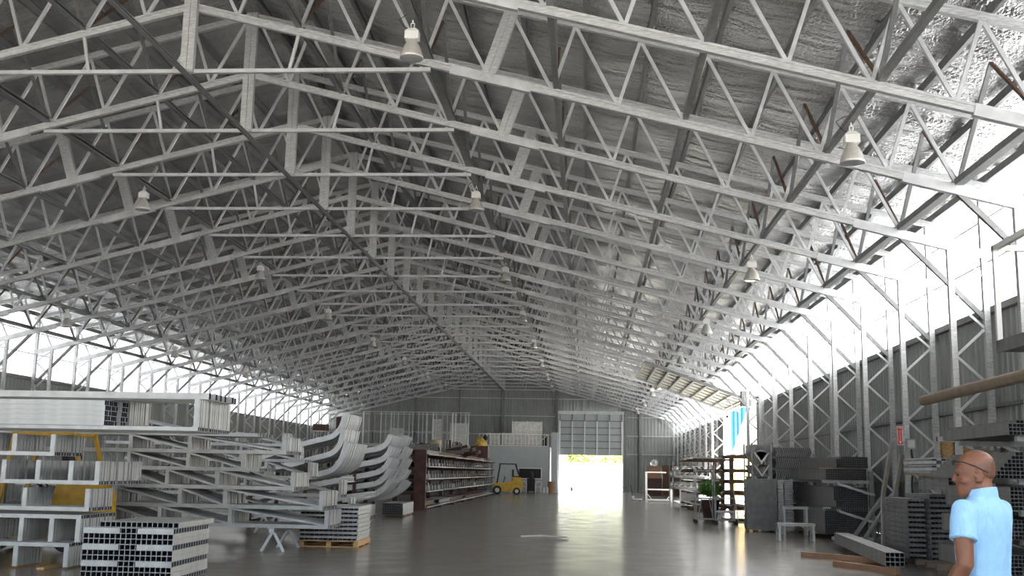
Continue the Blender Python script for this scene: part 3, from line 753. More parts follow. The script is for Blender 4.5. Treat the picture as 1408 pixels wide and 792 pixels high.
# ------------------------------------------------------------------ forklifts
def forklift(label, loc, rz, gm):
    t = thing('forklift', label, 'forklift', loc, rz)     # faces +x, length about 2.4 m, origin on the floor below its middle
    mb = MB()
    side = [(-1.25,.35),(-1.25,1.0),(-1.1,1.22),(-.55,1.22),(-.5,.95),(.15,.80),(.75,.80),(.85,.30),(.4,.22),(-.9,.22)]
    n = len(side); mb.add([(x, -.52, z) for x, z in side]+[(x, .52, z) for x, z in side], [tuple(range(n)), tuple(range(n, 2*n))[::-1]]+[(i, n+i, n+(i+1) % n, (i+1) % n) for i in range(n)])
    mb.build('body', M['yellow'], t)
    MB().box(-1.0,-.55,-.3,.3,1.22,1.30).box(-.62,-.5,-.28,.28,1.25,1.75).build('seat', M['black'], t)
    for x, z0, x2 in ((-1.05, 1.2, -.75), (.55, .8, .35)):
        for s in (-1, 1): MB().bar((x, s*.46, z0), (x2, s*.46, 2.12), .07).build('guard_post', M[gm], t)
    g = MB()
    for s in (-1, 1): g.bar((-.8, s*.46, 2.13), (.4, s*.46, 2.13), .07)
    for k in range(7): g.bar((-.75+k*.19, -.46, 2.13), (-.75+k*.19, .46, 2.13), .04)
    g.build('overhead_guard', M[gm], t)
    for x, r in ((-.82, .25), (.55, .31)):
        for s in (-1, 1):
            c = s*.46
            wv = MB(); wv.add([], []); tw = MB(); N_ = 20
            pr = [(r*.5, -.11), (r*.95, -.11), (r, -.07), (r, .07), (r*.95, .11), (r*.5, .11)]
            tw.v = [(x+a*math.cos(2*PI*k/N_), c+b, r+a*math.sin(2*PI*k/N_)) for a, b in pr for k in range(N_)]
            tw.f = [(i*N_+k, i*N_+(k+1) % N_, (i+1)*N_+(k+1) % N_, (i+1)*N_+k) for i in range(5) for k in range(N_)]
            wh = tw.build('tyre', M['black'], t)
            hb = MB(); hb.v = [(x+r*.52*math.cos(2*PI*k/N_), c+b, r+r*.52*math.sin(2*PI*k/N_)) for b in (-.09, .09) for k in range(N_)]
            hb.f = [(k, (k+1) % N_, N_+(k+1) % N_, N_+k) for k in range(N_)]+[tuple(range(N_)), tuple(range(N_, 2*N_))]
            hb.build('hub', M['galv'], wh)
    m = MB()
    for s in (-1, 1): m.box(.88, 1.02, s*.36-.05, s*.36+.05, .08, 2.15)
    for z in (.3, 1.2, 2.1): m.box(.9, 1.0, -.36, .36, z-.05, z+.05)
    m.build('mast', M['tube_black'], t)
    MB().box(1.02, 1.08, -.42, .42, .25, .75).build('carriage', M['tube_black'], t)
    for s in (-.25, .25): MB().box(1.08, 1.13, s-.06, s+.06, .06, .7).box(1.08, 2.1, s-.06, s+.06, .05, .09).build('fork', M['tube_black'], t)
    MB().tube([(.1,0,.8),(.0,0,1.2)], .03).tube([(0+.17*math.cos(a*PI/6)*.5, .17*math.sin(a*PI/6), 1.22+.08*math.cos(a*PI/6)) for a in range(13)], .014, 6).build('steering_wheel', M['black'], t)
    return t
forklift('yellow forklift mostly hidden behind the near left stack', (-2.5, 19.9, 0), PI, 'yellow')
forklift('yellow forklift parked at the far end of the red-brown rack', (1.95, 77.2, 0), PI+.12, 'black')

# ------------------------------------------------------------------ site office, railing and platform at the far left
def office():
    x0, x1, y0, y1, z1 = -.3, 4.75, 88.0, 99.5, 3.6
    t = thing('site_office', 'pale blue-grey ribbed office with a wide dark window by the far doorway', 'office', (0, 0, 0))
    wx0, wx1 = at(713, 650, y=88).x, at(744, 650, y=88).x; wz0, wz1 = at(730, 657.5, y=88).z, at(730, 644.5, y=88).z
    mb = MB(); x = x0
    while x < x1:
        xe_ = min(x+.22, x1)
        for a, b, d in ((x, x+.16, 0), (x+.16, xe_, .03)):
            for u, v in ([(0, wz0), (wz1, z1)] if wx0 < (a+b)/2 < wx1 else [(0, z1)]): mb.box(a, b, y0-d, y0+.08, u, v)
        x = xe_
    mb.box(x1-.08, x1, y0, y1, 0, z1); mb.box(x0, x0+.08, y0, y1, 0, z1)
    mb.build('walls', M['cladding_pale'], t)
    MB().box(x0-.1, x1+.1, y0-.12, y1, z1, z1+.06).box(x0, x1, y0-.06, y0, z1-.45, z1).build('deck_edge', M['cladding_pale'], t)
    f = MB(); e = .07
    f.box(wx0-e, wx1+e, y0-.06, y0, wz1, wz1+e).box(wx0-e, wx1+e, y0-.06, y0, wz0-e, wz0).box(wx0-e, wx0, y0-.06, y0, wz0, wz1).box(wx1, wx1+e, y0-.06, y0, wz0, wz1)
    wf = f.build('window_frame', M['white'], t)
    MB().box(wx0, wx1, y0+.02, y0+.04, wz0, wz1).build('pane', M['dark'], wf)
    o = MB().box(x1+.11, x1+.62, y0+.2, y0+.9, 0, 4.75).box(x1+.1, x1+.63, y0+.19, y0+.91, 4.75, 4.8).build('corner_pier', M['cladding_pale']); tag(o, 'pale square pier between the site office and the far doorway', 'pier')
    return t
office()
t = thing('guard_railing', 'white railing along the roof of the site office', 'railing', (0, 88.0, 3.66))
xa, xb = -1.0, 4.6
MB().box(xa, xb, -.03, .03, .92, .98).build('top_rail', M['white'], t); MB().box(xa, xb, -.03, .03, 0, .05).build('bottom_rail', M['white'], t)
for i in range(19): 
    x = xa+(xb-xa)*i/18; MB().box(x-.025, x+.025, -.02, .02, .05, .92).build('baluster', M['white'], t)
MB().bar((3.7, 0, .1), (4.5, 0, .9), .05).build('brace', M['white'], t)
for i, (x, wd, h) in enumerate(((-.2, .8, 1.0), (.85, .72, 1.05), (1.65, 1.15, 2.0), (2.9, 1.15, 2.0))):
    t = thing('wrapped_panel_stack', 'plastic-wrapped panel stack behind the white railing, %s from the left' % ORD[i], 'wrapped panels', (x, 88.7, 3.66), group='wrapped stacks on the office roof')
    MB().box(0, wd, 0, .8, .14, h).build('wrap', M['mylar'], t)
    MB().box(0, wd, 0, .8, .1, .14).box(0, .1, 0, .8, 0, .1).box(wd-.1, wd, 0, .8, 0, .1).box(wd/2-.05, wd/2+.05, 0, .8, 0, .1).build('pallet_base', M['wood'], t)
    MB().box(-.03, 0, -.02, .05, 0, h+.05).box(wd, wd+.03, -.02, .05, 0, h+.05).build('corner_post', M['white'], t)
o = MB().box(4.15, 4.45, 88.6, 88.9, 3.66, 4.45).box(4.22, 4.38, 88.68, 88.82, 4.45, 4.55).build('dark_canister', M['black']); tag(o, 'dark canister on the office roof at the right end of the railing', 'canister')
# platform and stud framing on the left of the office
t = thing('storage_platform', 'grey storage platform joining the site office at the far left', 'platform', (0,0,0))
MB().box(-11.0, -.45, 88, 99.4, 3.42, 3.62).build('deck', M['cladding_pale'], t)
for x in (-10.9, -7.5, -4, -.6): MB().box(x-.08, x+.08, 88.05, 88.25, 0, 3.42).build('post', M['galv_dark'], t)
ribm = MB(); x = -11.0
while x < -.5: ribm.box(x, x+.2, 99.2, 99.25, 0, 3.4); x += .24
ribm.build('rear_sheeting', M['cladding'], t)
t = thing('stud_frame', 'tall galvanized stud wall frame standing on the far left platform', 'stud frame', (0, 88.3, 3.62))
xa = at(498, 600, y=88.3).x; xb = at(646, 600, y=88.3).x; zt = at(560, 566, y=88.3).z-3.62
MB().box(xa, xb, -.05, .05, zt-.06, zt).build('top_track', M['galv'], t); MB().box(xa, xb, -.05, .05, 0, .06).build('bottom_track', M['galv'], t)
MB().box(xa, xb, -.02, .02, at(560, 593, y=88.3).z-3.62-.02, at(560, 593, y=88.3).z-3.62+.02).build('middle_rail', M['galv'], t)
rs = random.Random(5); x = xa
while x < xb-.05:
    wd = rs.choice([.05, .06, .10]); MB().box(x, x+wd, -.045, .045, .06, zt-.06).build('stud', M[rs.choice(['tube', 'galv', 'white', 'galv'])], t); x += rs.uniform(.26, .55)
for i, (x, h, wd) in enumerate(((xa+1.9, 1.4, 1.2), (xa+5.5, 2.2, .8), (xa+7.0, 1.9, 1.5))):
    t = thing('sheet_stack', 'wrapped sheet stack behind the far left stud frame, %s from the left' % ORD[i], 'sheets', (x, 90.2, 3.62), group='sheet stacks behind the studs')
    MB().box(0, wd, 0, .5, .08, h).build('sheets', M['mylar'], t); MB().box(0, wd, 0, .1, 0, .08).box(0, wd, .4, .5, 0, .08).build('skid', M['wood'], t)
# chairs, drum and cans in front of the office
def stack_chair(label, x, y, rz):
    t = thing('plastic_chair', label, 'chair', (x, y, 0), rz)
    MB().box(-.24, .24, -.23, .23, .42, .46).build('seat', M['white'], t)
    pts = [(-.24, .22, .44), (-.25, .25, .62), (-.2, .27, .8), (0, .28, .88), (.2, .27, .8), (.25, .25, .62), (.24, .22, .44)]
    MB().tube(pts, .035, 6).build('backrest_rim', M['white'], t)
    for sx in (-.2, .2):
        for sy in (-.19, .19): MB().bar((sx*1.1, sy*1.1, 0), (sx, sy, .42), .045).build('leg', M['white'], t)
        MB().tube([(sx*1.15, .22, .64), (sx*1.15, -.15, .64), (sx*1.1, -.19, .44)], .022, 6).build('armrest', M['white'], t)
for i, px in enumerate((706, 720, 740)):
    stack_chair('white plastic armchair in front of the office window, %s from the left' % ORD[i], at(px, 675, y=86.6).x, 86.6, .2*(i-1)+PI)
t = thing('tool_trolley', 'dark upright tool trolley standing before the office window', 'trolley', (at(730, 675, y=86.4).x, 86.4, 0))
MB().box(-.3, .3, -.2, .2, .12, 1.1).build('cabinet', M['dark'], t); MB().lathe([(0,1.1),(.16,1.1),(.2,1.4),(.12,1.62),(0,1.66)], n=12).build('motor', M['black'], t, smooth=True)
for sx in (-.25, .25): MB().lathe([(0,0),(.05,0),(.06,.05),(.05,.12),(0,.12)], (sx, 0, 0), 8).build('caster', M['black'], t)
for i, px in enumerate((747, 752)):
    t = thing('paint_can', 'pale metal can beside the brown drum by the office, %s one' % ('left' if i == 0 else 'right'), 'can', (at(px, 675, y=86.8).x, 86.8, 0))
    MB().lathe([(0,0),(.15,0),(.15,.42),(.155,.44),(0,.44)], n=14).build('can_body', M['galv'], t); MB().tube([(-.15,0,.35),(-.1,-.12,.25),(.1,-.12,.25),(.15,0,.35)], .008, 5).build('handle', M['white'], t)
t = thing('steel_drum', 'brown drum standing at the corner of the site office', 'drum', (at(758, 676, y=86.9).x, 86.9, 0))
MB().lathe([(0,0),(.30,0),(.31,.02),(.29,.04),(.29,.28),(.305,.3),(.29,.32),(.29,.57),(.305,.59),(.29,.61),(.29,.86),(.31,.88),(.30,.89),(0,.885)], n=20).build('drum_body', M['cardboard'], t)
MB().lathe([(0,.89),(.04,.89),(.04,.91),(0,.91)], (.15,.05,0), 8).build('bung', M['galv'], t)
# red-brown cabinets hung on the left wall
for i, (pa, pb, ya) in enumerate((((431, 583), (448, 592), 82), ((463, 573), (478, 590), 84))):
    p = at(*pa, y=ya); q = at(*pb, y=ya)
    t = thing('shipping_crate', 'red-brown crate on a tall shelf by the left wall, %s one' % ('left' if i == 0 else 'right'), 'crate', (p.x, ya, q.z))
    W_, H_ = q.x-p.x, p.z-q.z
    MB().box(0, W_, 0, 1.0, 0, H_).build('crate_body', M['rust2'] if 'rust2' in M else M['primer'], t)
    MB().box(-.03, .05, -.03, 0, 0, H_).box(W_-.05, W_+.03, -.03, 0, 0, H_).box(0, W_, -.03, 0, H_-.08, H_).build('frame_edge', M['rust'], t)
    t = thing('tall_stand', 'tall grey shelf stand under the %s red-brown crate' % ('left' if i == 0 else 'right'), 'stand', (p.x, ya, 0))
    for xx in (.05, W_-.05):
        for yy in (.1, .9): MB().box(xx-.04, xx+.04, yy-.04, yy+.04, 0, q.z-.06).build('post', M['galv'], t)
    MB().box(-.05, W_+.05, 0, 1.0, q.z-.06, q.z).build('shelf_top', M['galv'], t)
# ------------------------------------------------------------------ right side: racks hung with square tube
def bay_rack(label, ys, x0, levels, goff=(-.27, .35)):
    t = thing('cantilever_rack', label, 'rack', (0, 0, 0))
    for gi, y in enumerate(ys):
        g = y+goff[gi]
        MB().box(15.14, 15.26, y-.05, y+.05, 0, levels[-1]+.25).build('upright', M['galv_dark'], t)
        MB().box(x0+.1, 15.2, y-.07, y+.07, 0, .08).build('foot', M['galv'], t)
        for z in levels:
            m = MB(); m.bar((x0-.12, y, z-.045), (15.16, y, z-.045), .09, .08); m.bar((x0+.25, g, z-.10), (15.16, g, z-.36), .06, .06).bar((x0+.25, y, z-.07), (x0+.25, g, z-.09), .06).bar((15.2, y, z-.36), (15.2, g, z-.36), .06)
            m.build('arm', M['tube'], t)
    return t
# middle right rack: four loads, ends towards the camera
yA = 29.2
cw = .056
zl = [at(1150, p, y=yA).z for p in (740, 697.5, 660, 642.5)]      # undersides of the loads, bottom up
zl[0] = .16
bay_rack('grey cantilever rack holding dark square tubes on the middle right', (29.40, 34.08), 14.05, [z-.001 for z in zl[1:3]])
xr = 15.10
def load(label, pxl, zbot, rows, m, y=yA, L=5.2, cols=None, skip=None, w=cw, bear=False):
    x = at(pxl, 660, y=y).x; cols = cols or int((xr-x)/(w+.002))
    return bundle(label, (x, y, zbot+.001), 0, cols, rows, w, L, m, 'dark tube bundles on the middle right rack', jit=.02, bear=bear, skip=skip or (lambda i, j: False))
h3 = at(1150, 643.5, y=yA).z
load('dark square tube bundle standing lowest on the middle right rack', 1133, zl[0], 12, M['tube_black'], bear=True, skip=lambda i, j: j > 10 and i < 3)
load('dark square tube bundle on the middle right rack, second from the floor', 1146, zl[1], 9, M['tube_black'], skip=lambda i, j: j < 3 and i < 1)
load('dark square tube bundle on the middle right rack, third from the floor', 1136, zl[2], 5, M['tube_black'])
load('dark square tube bundle topmost on the middle right rack over a brown board', 1151, zl[2]+5*.058+.03, 5, M['tube_black'], L=4.6, skip=lambda i, j: (j > 3 and i < 2) or (j > 4 and i < 5))
o = MB().box(at(1106,642,y=yA+2).x, xr, yA+.1, yA+3, 0, .026).build('brown_board', M['beam_wood'], loc=(0, 0, zl[2]+5*.058+.002)); tag(o, 'thin brown board between the two upper tube bundles, middle right', 'board')

# near right rack behind the man
yB = 15.9; xr2 = 15.0
bay_rack('grey cantilever rack behind the man with dark tube bundles', (16.10, 18.50), 14.0, [at(1395, 742, y=yB).z, at(1395, 702, y=yB).z, at(1395, 658, y=yB).z, at(1388, 598, y=yB).z])
def load2(label, px, py, cols, rows, L=2.9, m='tube_black', w=.052, y=yB, skip=None, x=None):
    P = at(px, py, y=y)
    return bundle(label, (P.x, y, P.z+.002), 0, cols, rows, w, L, M[m], 'dark tube bundles behind the man', jit=.02, bear=False, skip=skip or (lambda i, j: False))
load2('long dark tube bundle on the top arms of the rack above the man', 1388, 598, 19, 4, skip=lambda i, j: j == 3 and i < 2)
load2('stepped dark tube bundle just right of the man at head height', 1366, 658, 22, 7, skip=lambda i, j: i < (j-1)*1.2, L=2.8)
load2('dark tube bundle right of the man at shoulder height', 1391, 702, 18, 6, L=2.8)
load2('dark tube bundle right of the man at chest height', 1385, 742, 18, 5, L=2.8)
load2('dark tube bundle lowest on the rack behind the man', 1380, 791, 19, 5, L=2.8)
for i, (pa, pb, y) in enumerate((((1288, 600), (1320, 603), 20.6), ((1325, 596), (1358, 600), 19.05))):
    a = at(*pa, y=y); t = thing('support_arm', 'pale steel arm jutting under the topmost tube bundle, %s one' % ('farther' if i == 0 else 'nearer'), 'arm', (0, 0, 0))
    MB().hollow((a.x, y, a.z-.05), (15.3, y, a.z-.05), .08, .09).build('arm_tube', M['tube'], t); MB().box(15.22, 15.29, y-.1, y+.1, a.z-.2, a.z+.08).build('wall_plate', M['galv'], t)
    MB().bar((a.x+.4, y, a.z-.1), (15.25, y, a.z-.4), .05).build('gusset_bar', M['galv'], t)
    if True: MB().box(15.22, 15.3, y-.05, y+.05, 0, a.z-.1).build('post', M['galv_dark'], t)
# boards on the wall
for i, (pa, pb) in enumerate((((1290, 604), (1313, 636)), ((1323, 604), (1372, 632)))):
    y1 = at(pa[0], 620, x=16.25).y; y0 = at(pb[0], 620, x=16.25).y; z1 = at(*pa, x=16.25).z; z0 = at(pa[0], pb[1], x=16.25).z
    o = MB().box(16.185, 16.222, y0, y1, 0.002, z1).box(16.182, 16.185, y0, y1, z1-.05, z1).build('strand_board', M['osb']); tag(o, 'orange-brown strand board on the right wall behind the rack, %s one' % ('farther' if i == 0 else 'nearer'), 'board')
# slotted and chequered bundles stacked by the column
zb = lambda px, py, y: at(px, py, y=y).z
slotted('tall grey slotted channel stack beside the sign column', (13.92, 21.7, .09), 0, 4, 12, .075, 1.6, .095, M['tube_grey'])
slotted('tall grey slotted channel stack, right neighbour of the one by the column', (14.28, 21.5, .09), 0, 5, 13, .075, 1.6, .095, M['tube_grey'])
slotted('chequered channel stack standing lowest left of the man', (14.70, 21.0, .09), 0, 7, 7, .10, 1.2, .095, M['tube_grey'], checker=True)
bundle('smooth grey tube bundle lying on the chequered stack left of the man', (14.30, 20.4, .09+.76+.56), 0, 9, 3, .085, 1.8, M['tube_grey'], bear=False)
for i in range(4):
    o = MB().box(14.0, 15.3, 20.3+.62*i, 20.42+.62*i, 0, .088).build('timber_bearer', M['beam_wood']); tag(o, 'timber bearer under the channel stacks left of the man, %s from the front' % ORD[i], 'timber', 'bearers left of the man')
# pale crate-like packet filling the step
o = MB().box(14.70, 15.35, 20.95, 22.1, .76, 1.405).box(14.69, 14.70, 20.95, 22.1, .8, 1.36).build('grey_packet', M['tube_grey']); tag(o, 'plain grey packet between the chequered stack and the smooth bundle', 'packet')
o = MB().box(14.02, 15.2, 20.35, 22.2, 0, .02).build('brown_board', M['osb'], loc=(0, 0, 1.41+.262)); tag(o, 'brown board under the upper chequered channel bundle', 'board')
slotted('upper chequered channel bundle on a brown board, left of the man', (13.98, 20.3, 1.695), 0, 11, 5, .088, 1.8, .062, M['tube_grey'], checker=True)
# bundle and timbers on the floor
pa = at(1218, 779, z=.1); pb = at(1146, 746, z=.1)
d = Vector((pb.x-pa.x, pb.y-pa.y, 0)); rz = math.atan2(-d.x, d.y)
bundle('dark four by three tube bundle lying on the floor in front of the rack', (pa.x, pa.y, .10), rz, 4, 3, .078, d.length*.97, M['tube_grey'], bear=False)
for i, (a, b) in enumerate((((1103, 762), (1225, 772)), ((1148, 775), (1235, 786)))):
    p = at(*a, z=.05); q = at(*b, z=.05); o = MB().bar((p.x, p.y, .05), (q.x, q.y, .05), .1, .098).box(p.x-.01, p.x+.0, p.y-.04, p.y+.04, .01, .09).build('floor_timber', M['rust'] if 0 else M['cardboard']); tag(o, 'reddish timber under the floor tube bundle, %s one' % ('farther' if i == 0 else 'nearer'), 'timber')
# loose bars leaning on the columns
for i, (a, b, y0, y1) in enumerate((((1172, 741), (1215, 681), 29.0, 27.6), ((1186, 746), (1222, 690), 28.2, 27.2), ((1222, 600), (1213, 738), 26.9, 26.0))):
    p = at(*a, y=y0); q = at(*b, y=y1)
    if i == 2: continue
    o = MB().chan((p.x, p.y, max(p.z, .03)), (q.x, q.y, q.z), .08, .06, .006, .012).build('loose_channel', M['galv']); tag(o, 'galvanized channel leaning up toward the wall column, %s one' % ('left' if i == 0 else 'right'), 'channel')
for i, (a, b) in enumerate((((1225, 607), (1212, 742)), ((1238, 625), (1226, 740)))):
    y = 24.6-.3*i; p = at(*a, y=y+.3); q = at(*b, y=y)
    m = MB(); w_ = .12
    pts = [(q.x, q.y, .01), (q.x+.06, q.y+.1, (p.z)*.5), (p.x, p.y, p.z)]
    for k in range(2):
        A_, B_ = pts[k], pts[k+1]; m.add([A_, (A_[0]+w_, A_[1]+.12, A_[2]), (B_[0]+w_, B_[1]+.12, B_[2]), B_, (A_[0], A_[1]+.012, A_[2]), (A_[0]+w_, A_[1]+.132, A_[2]), (B_[0]+w_, B_[1]+.132, B_[2]), (B_[0], B_[1]+.012, B_[2])], [(0,1,2,3),(7,6,5,4),(0,4,5,1),(1,5,6,2),(2,6,7,3),(3,7,4,0)])
        m.bar(A_, B_, .03)
    o = m.build('shiny_sheet', M['tube']); tag(o, 'tall shiny metal sheet leaning beside the sign column, %s one' % ('left' if i == 0 else 'right'), 'sheet')
# fire extinguisher sign, box and cable on the column
yk = YK(2)-.09
def text(body, size, loc, rot, m, parent):
    c = bpy.data.curves.new('lettering_curve', 'FONT'); c.body = body; c.size = size; c.align_x = 'CENTER'; c.align_y = 'CENTER'; c.extrude = .001
    c.materials.append(m); q = bpy.data.objects.new('lettering_curve', c); me = bpy.data.meshes.new_from_object(q); bpy.data.objects.remove(q); o = bpy.data.objects.new('lettering', me); COL.objects.link(o); o.location = loc; o.rotation_euler = rot; o.parent = parent
    return o
p0 = at(1237, 586, y=yk); p1 = at(1237, 612, y=yk)
t = thing('fire_sign', 'red and white fire extinguisher sign with a down arrow on the column', 'sign', (p0.x, yk, 0))
zt, zb_ = p0.z, p1.z; hw = .075
MB().box(-hw, hw, -.006, 0, zb_, zt).build('sign_board', M['white'], t)
MB().box(-hw+.012, hw-.012, -.009, -.006, zb_+.012, zt-.012).build('red_field', M['red'], t)
text('FIRE', .052, (0, -.010, zt-.045), (PI/2, 0, 0), M['white'], t)
text('EXTINGUISHER', .036, (0, -.010, (zt+zb_)/2+.0), (PI/2, PI/2, 0), M['white'], t)
MB().add([(-.035,-.011,zb_+.09),(.035,-.011,zb_+.09),(0,-.011,zb_+.03)], [(0,1,2)]).box(-.052, -.044, -.011, -.009, zb_+.09, zt-.09).box(.044, .052, -.011, -.009, zb_+.09, zt-.09).build('arrow', M['white'], t)
MB().bar((.0, .0, zb_+.1), (15.35-p0.x, .06, zb_+.1), .02).bar((.0, .0, zt-.1), (15.35-p0.x, .06, zt-.1), .02).build('bracket', M['galv'], t)
p0 = at(1252, 603, y=YK(2)-.1); p1 = at(1257, 618, y=YK(2)-.1)
t = thing('switch_box', 'grey switch box with a dark cable on the sign column', 'box', (p0.x, YK(2)-.07, 0))
MB().box(-.12, .10, -.1, 0, p1.z, p0.z).build('enclosure', M['cladding'], t); MB().box(-.09, .07, -.108, -.1, p1.z+.04, p0.z-.04).build('cover', M['galv'], t)
MB().tube([(0, -.05, p1.z), (.03, -.06, p1.z-.3), (-.02, -.05, p1.z-.8), (.0, -.05, .02)], .022, 8).build('cable', M['black'], t)
# brown pole on the wall
a = at(1270, 551, x=15.16); b = at(1410, 515, x=15.16)
o = MB().tube([(15.16, a.y, a.z), (15.16, (a.y+b.y)/2, (a.z+b.z)/2), (15.16, b.y-1.5, b.z)], .115, 14).build('brown_pole', M['beam_wood']); tag(o, 'long brown pole resting level between the right wall columns', 'pole')
# basket platform high on the right
t = thing('access_platform', 'steel access platform high on the right wall with white posts', 'platform', (0, 0, 0))
xa, xb, ya_, yb_ = 14.42, 15.27, 14.4, 18.0; zf = at(1376, 484, y=yb_).z; zt = at(1370, 346, y=yb_).z
MB().box(xa, xb, ya_, yb_, zf, zf+.10).build('deck', M['galv_dark'], t)
m = MB(); m.box(xa-.03, xa, ya_, yb_, zf-.02, zf+.18).build('toe_board', M['galv_dark'], t)
for x in (xa, xb-.05):
    for y in (yb_-.06, 16.2, ya_):
        MB().box(x-.03, x+.05, y-.03, y+.05, zf+.1, zt-.0).build('post', M['white'], t)
MB().box(xa-.03, xb, yb_-.09, yb_-.01, zt, zt+.09).box(xa-.03, xa+.05, ya_, yb_, zt, zt+.09).build('top_rail', M['white'], t)
MB().bar((xb, yb_-.3, zf+.05), (16.0, yb_-.3, zf+.05), .1).bar((xb, ya_+.6, zf+.05), (16.0, ya_+.6, zf+.05), .1).bar((xb-.5, yb_-.3, zf), (16.0, yb_-.3, zf-.7), .06).build('bracket', M['galv_dark'], t)

# nested channel rows and angle pile
yC = 34.2
rows = [(1064, 1118, 628), (1064, 1118, 643.5), (1064, 1110, 659), (1063, 1110, 674), (1074, 1117, 688), (1074, 1112, 703), (1074, 1108, 718)]
t = thing('storage_rack', 'dark steel stand carrying the toothed channel rows', 'rack', (0, 0, 0))
x0 = at(1060, 640, y=yC).x; x1 = at(1120, 640, y=yC).x
zrow = [at(1090, r[2], y=yC).z for r in rows]
for y in (yC+.3, yC+1.6):
    for x in (x0-.0, x1+.05): MB().box(x-.04, x+.04, y-.04, y+.04, 0, zrow[0]+.1).build('upright', M['galv_dark'], t)
    for z in zrow: MB().box(x0, x1+.05, y-.03, y+.03, z-.045, z-.001).build('cross_bar', M['galv_dark'], t)
for q, (a, b, py) in enumerate(rows):
    xs, xe_ = at(a, py, y=yC).x+.06, at(b, py, y=yC).x; z = zrow[q]; n = int((xe_-xs)/.062)
    t = thing('channel_row', 'row of nested upright galvanized channels, %s row from the top' % ORD[q], 'channels', (xs, yC, z), group='nested channel rows')
    H = .275; me_l = MB().sweep((0,-.045,0), (0,-.031,0), [(-.050,0),(-.034,0),(.016,H*.5),(-.034,H),(-.050,H),(.000,H*.5)]).box(-.052,-.032,-.03,1.9,H,H+.006).mesh('lit_edge', M['tube']); me = MB().sweep((0,0,0), (0,2.0,0), [(-.044,0),(-.040,0),(.010,H*.5),(-.040,H),(-.044,H),(.004,H*.5)]).sweep((0,-.03,0), (0,0,0), [(-.048,0),(-.036,0),(.014,H*.5),(-.036,H),(-.048,H),(.002,H*.5)]).mesh('channel', M['tube_dark'])  # light on front and top edges painted pale, shade between channels painted dark
    for i in range(n):
        ch = put('channel', me, t, (.04+i*.062, rnd.uniform(0, .03), 0), (0, 0, 0)); put('lit_edge', me_l, ch)
t = thing('angle_pile', 'pile of nested V-shaped galvanized angles beside the toothed rows', 'angles', (at(1049, 640, y=yC).x-.04, yC-.05, 0))
hw = .25
for z in [2.33, 1.95, 1.60]:
    me = MB().add([(-hw,0,z),(0,0,z-.36),(hw,0,z),(hw-.05,0,z),(0,0,z-.30),(-hw+.05,0,z),(-hw,2,z),(0,2,z-.36),(hw,2,z),(hw-.05,2,z),(0,2,z-.30),(-hw+.05,2,z)], [(0,1,4,5),(1,2,3,4),(6,11,10,7),(7,10,9,8),(0,6,7,1),(1,7,8,2),(5,4,10,11),(4,3,9,10),(0,5,11,6),(2,8,9,3)]).build('angle', M['tube'], t)
for k in range(7):
    z = 2.33+.015*k; MB().add([(-hw+.04+k*.02,.05+.0*k,z-.02),(0,.05,z-.30+k*.03),(hw-.04-k*.02,.05,z-.02),(-hw+.04+k*.02,1.9,z-.02),(0,1.9,z-.30+k*.03),(hw-.04-k*.02,1.9,z-.02)], [(0,1,2),(0,3,4,1),(1,4,5,2),(3,5,4)]).build('inner_angle', M['galv'], t)
for k in range(12):
    x = -hw+.03+k*.05; MB().sweep((x,-.01,2.34), (x,1.9,2.34), [(-.004,0),(.004,0),(.018,.13),(.004,.24),(-.004,.24),(.008,.13)]).build('stacked_channel', M['tube'], t)
for x in (-hw-.06, hw+.02): [MB().box(x, x+.04, q_, q_+.05, 0, 2.62).build('side_post', M['galv_dark'], t) for q_ in (0, 1.7)]
for z in (1.96, 1.58, 1.2): MB().box(-hw-.04, hw+.04, .3, .36, z-.36-.0, z-.30).build('cross_bar', M['galv_dark'], t)
# tall pile of flat channels
p = at(1016, 725, z=0); q = at(1074, 727, z=0)
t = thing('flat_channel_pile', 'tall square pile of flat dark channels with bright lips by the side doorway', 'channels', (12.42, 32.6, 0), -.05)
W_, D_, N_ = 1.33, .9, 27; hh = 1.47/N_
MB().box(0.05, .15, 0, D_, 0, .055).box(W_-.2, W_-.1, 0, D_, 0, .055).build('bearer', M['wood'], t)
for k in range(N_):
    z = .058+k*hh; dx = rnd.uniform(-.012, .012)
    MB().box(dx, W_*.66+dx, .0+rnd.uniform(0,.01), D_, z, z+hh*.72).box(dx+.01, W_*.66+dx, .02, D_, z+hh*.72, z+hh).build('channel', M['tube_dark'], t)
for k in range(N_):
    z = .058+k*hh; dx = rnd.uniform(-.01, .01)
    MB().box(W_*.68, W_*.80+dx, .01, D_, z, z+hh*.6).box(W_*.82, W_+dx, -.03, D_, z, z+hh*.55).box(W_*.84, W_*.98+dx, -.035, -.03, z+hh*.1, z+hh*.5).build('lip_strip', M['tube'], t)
# saw horses
def trestle(label, x, y, rz, L, H):
    t = thing('work_trestle', label, 'trestle', (x, y, 0), rz)
    MB().box(0, L, -.16, .16, H-.07, H).build('top', M['tube'], t)
    for xx in (.05, L-.05):
        for s in (-1, 1): MB().bar((xx, s*.17, 0), (xx, s*.12, H-.06), .06).build('leg', M['tube'], t)
        MB().bar((xx, -.15, H*.35), (xx, .15, H*.35), .04).build('brace', M['tube'], t)
p = at(1068, 743, z=0); trestle('low galvanized work trestle in front of the toothed rows', p.x, p.y, .02, .95, .44)
p = at(1085, 738, z=0); trestle('taller galvanized work trestle behind the low one', p.x, p.y+1.1, 0, .72, .78)

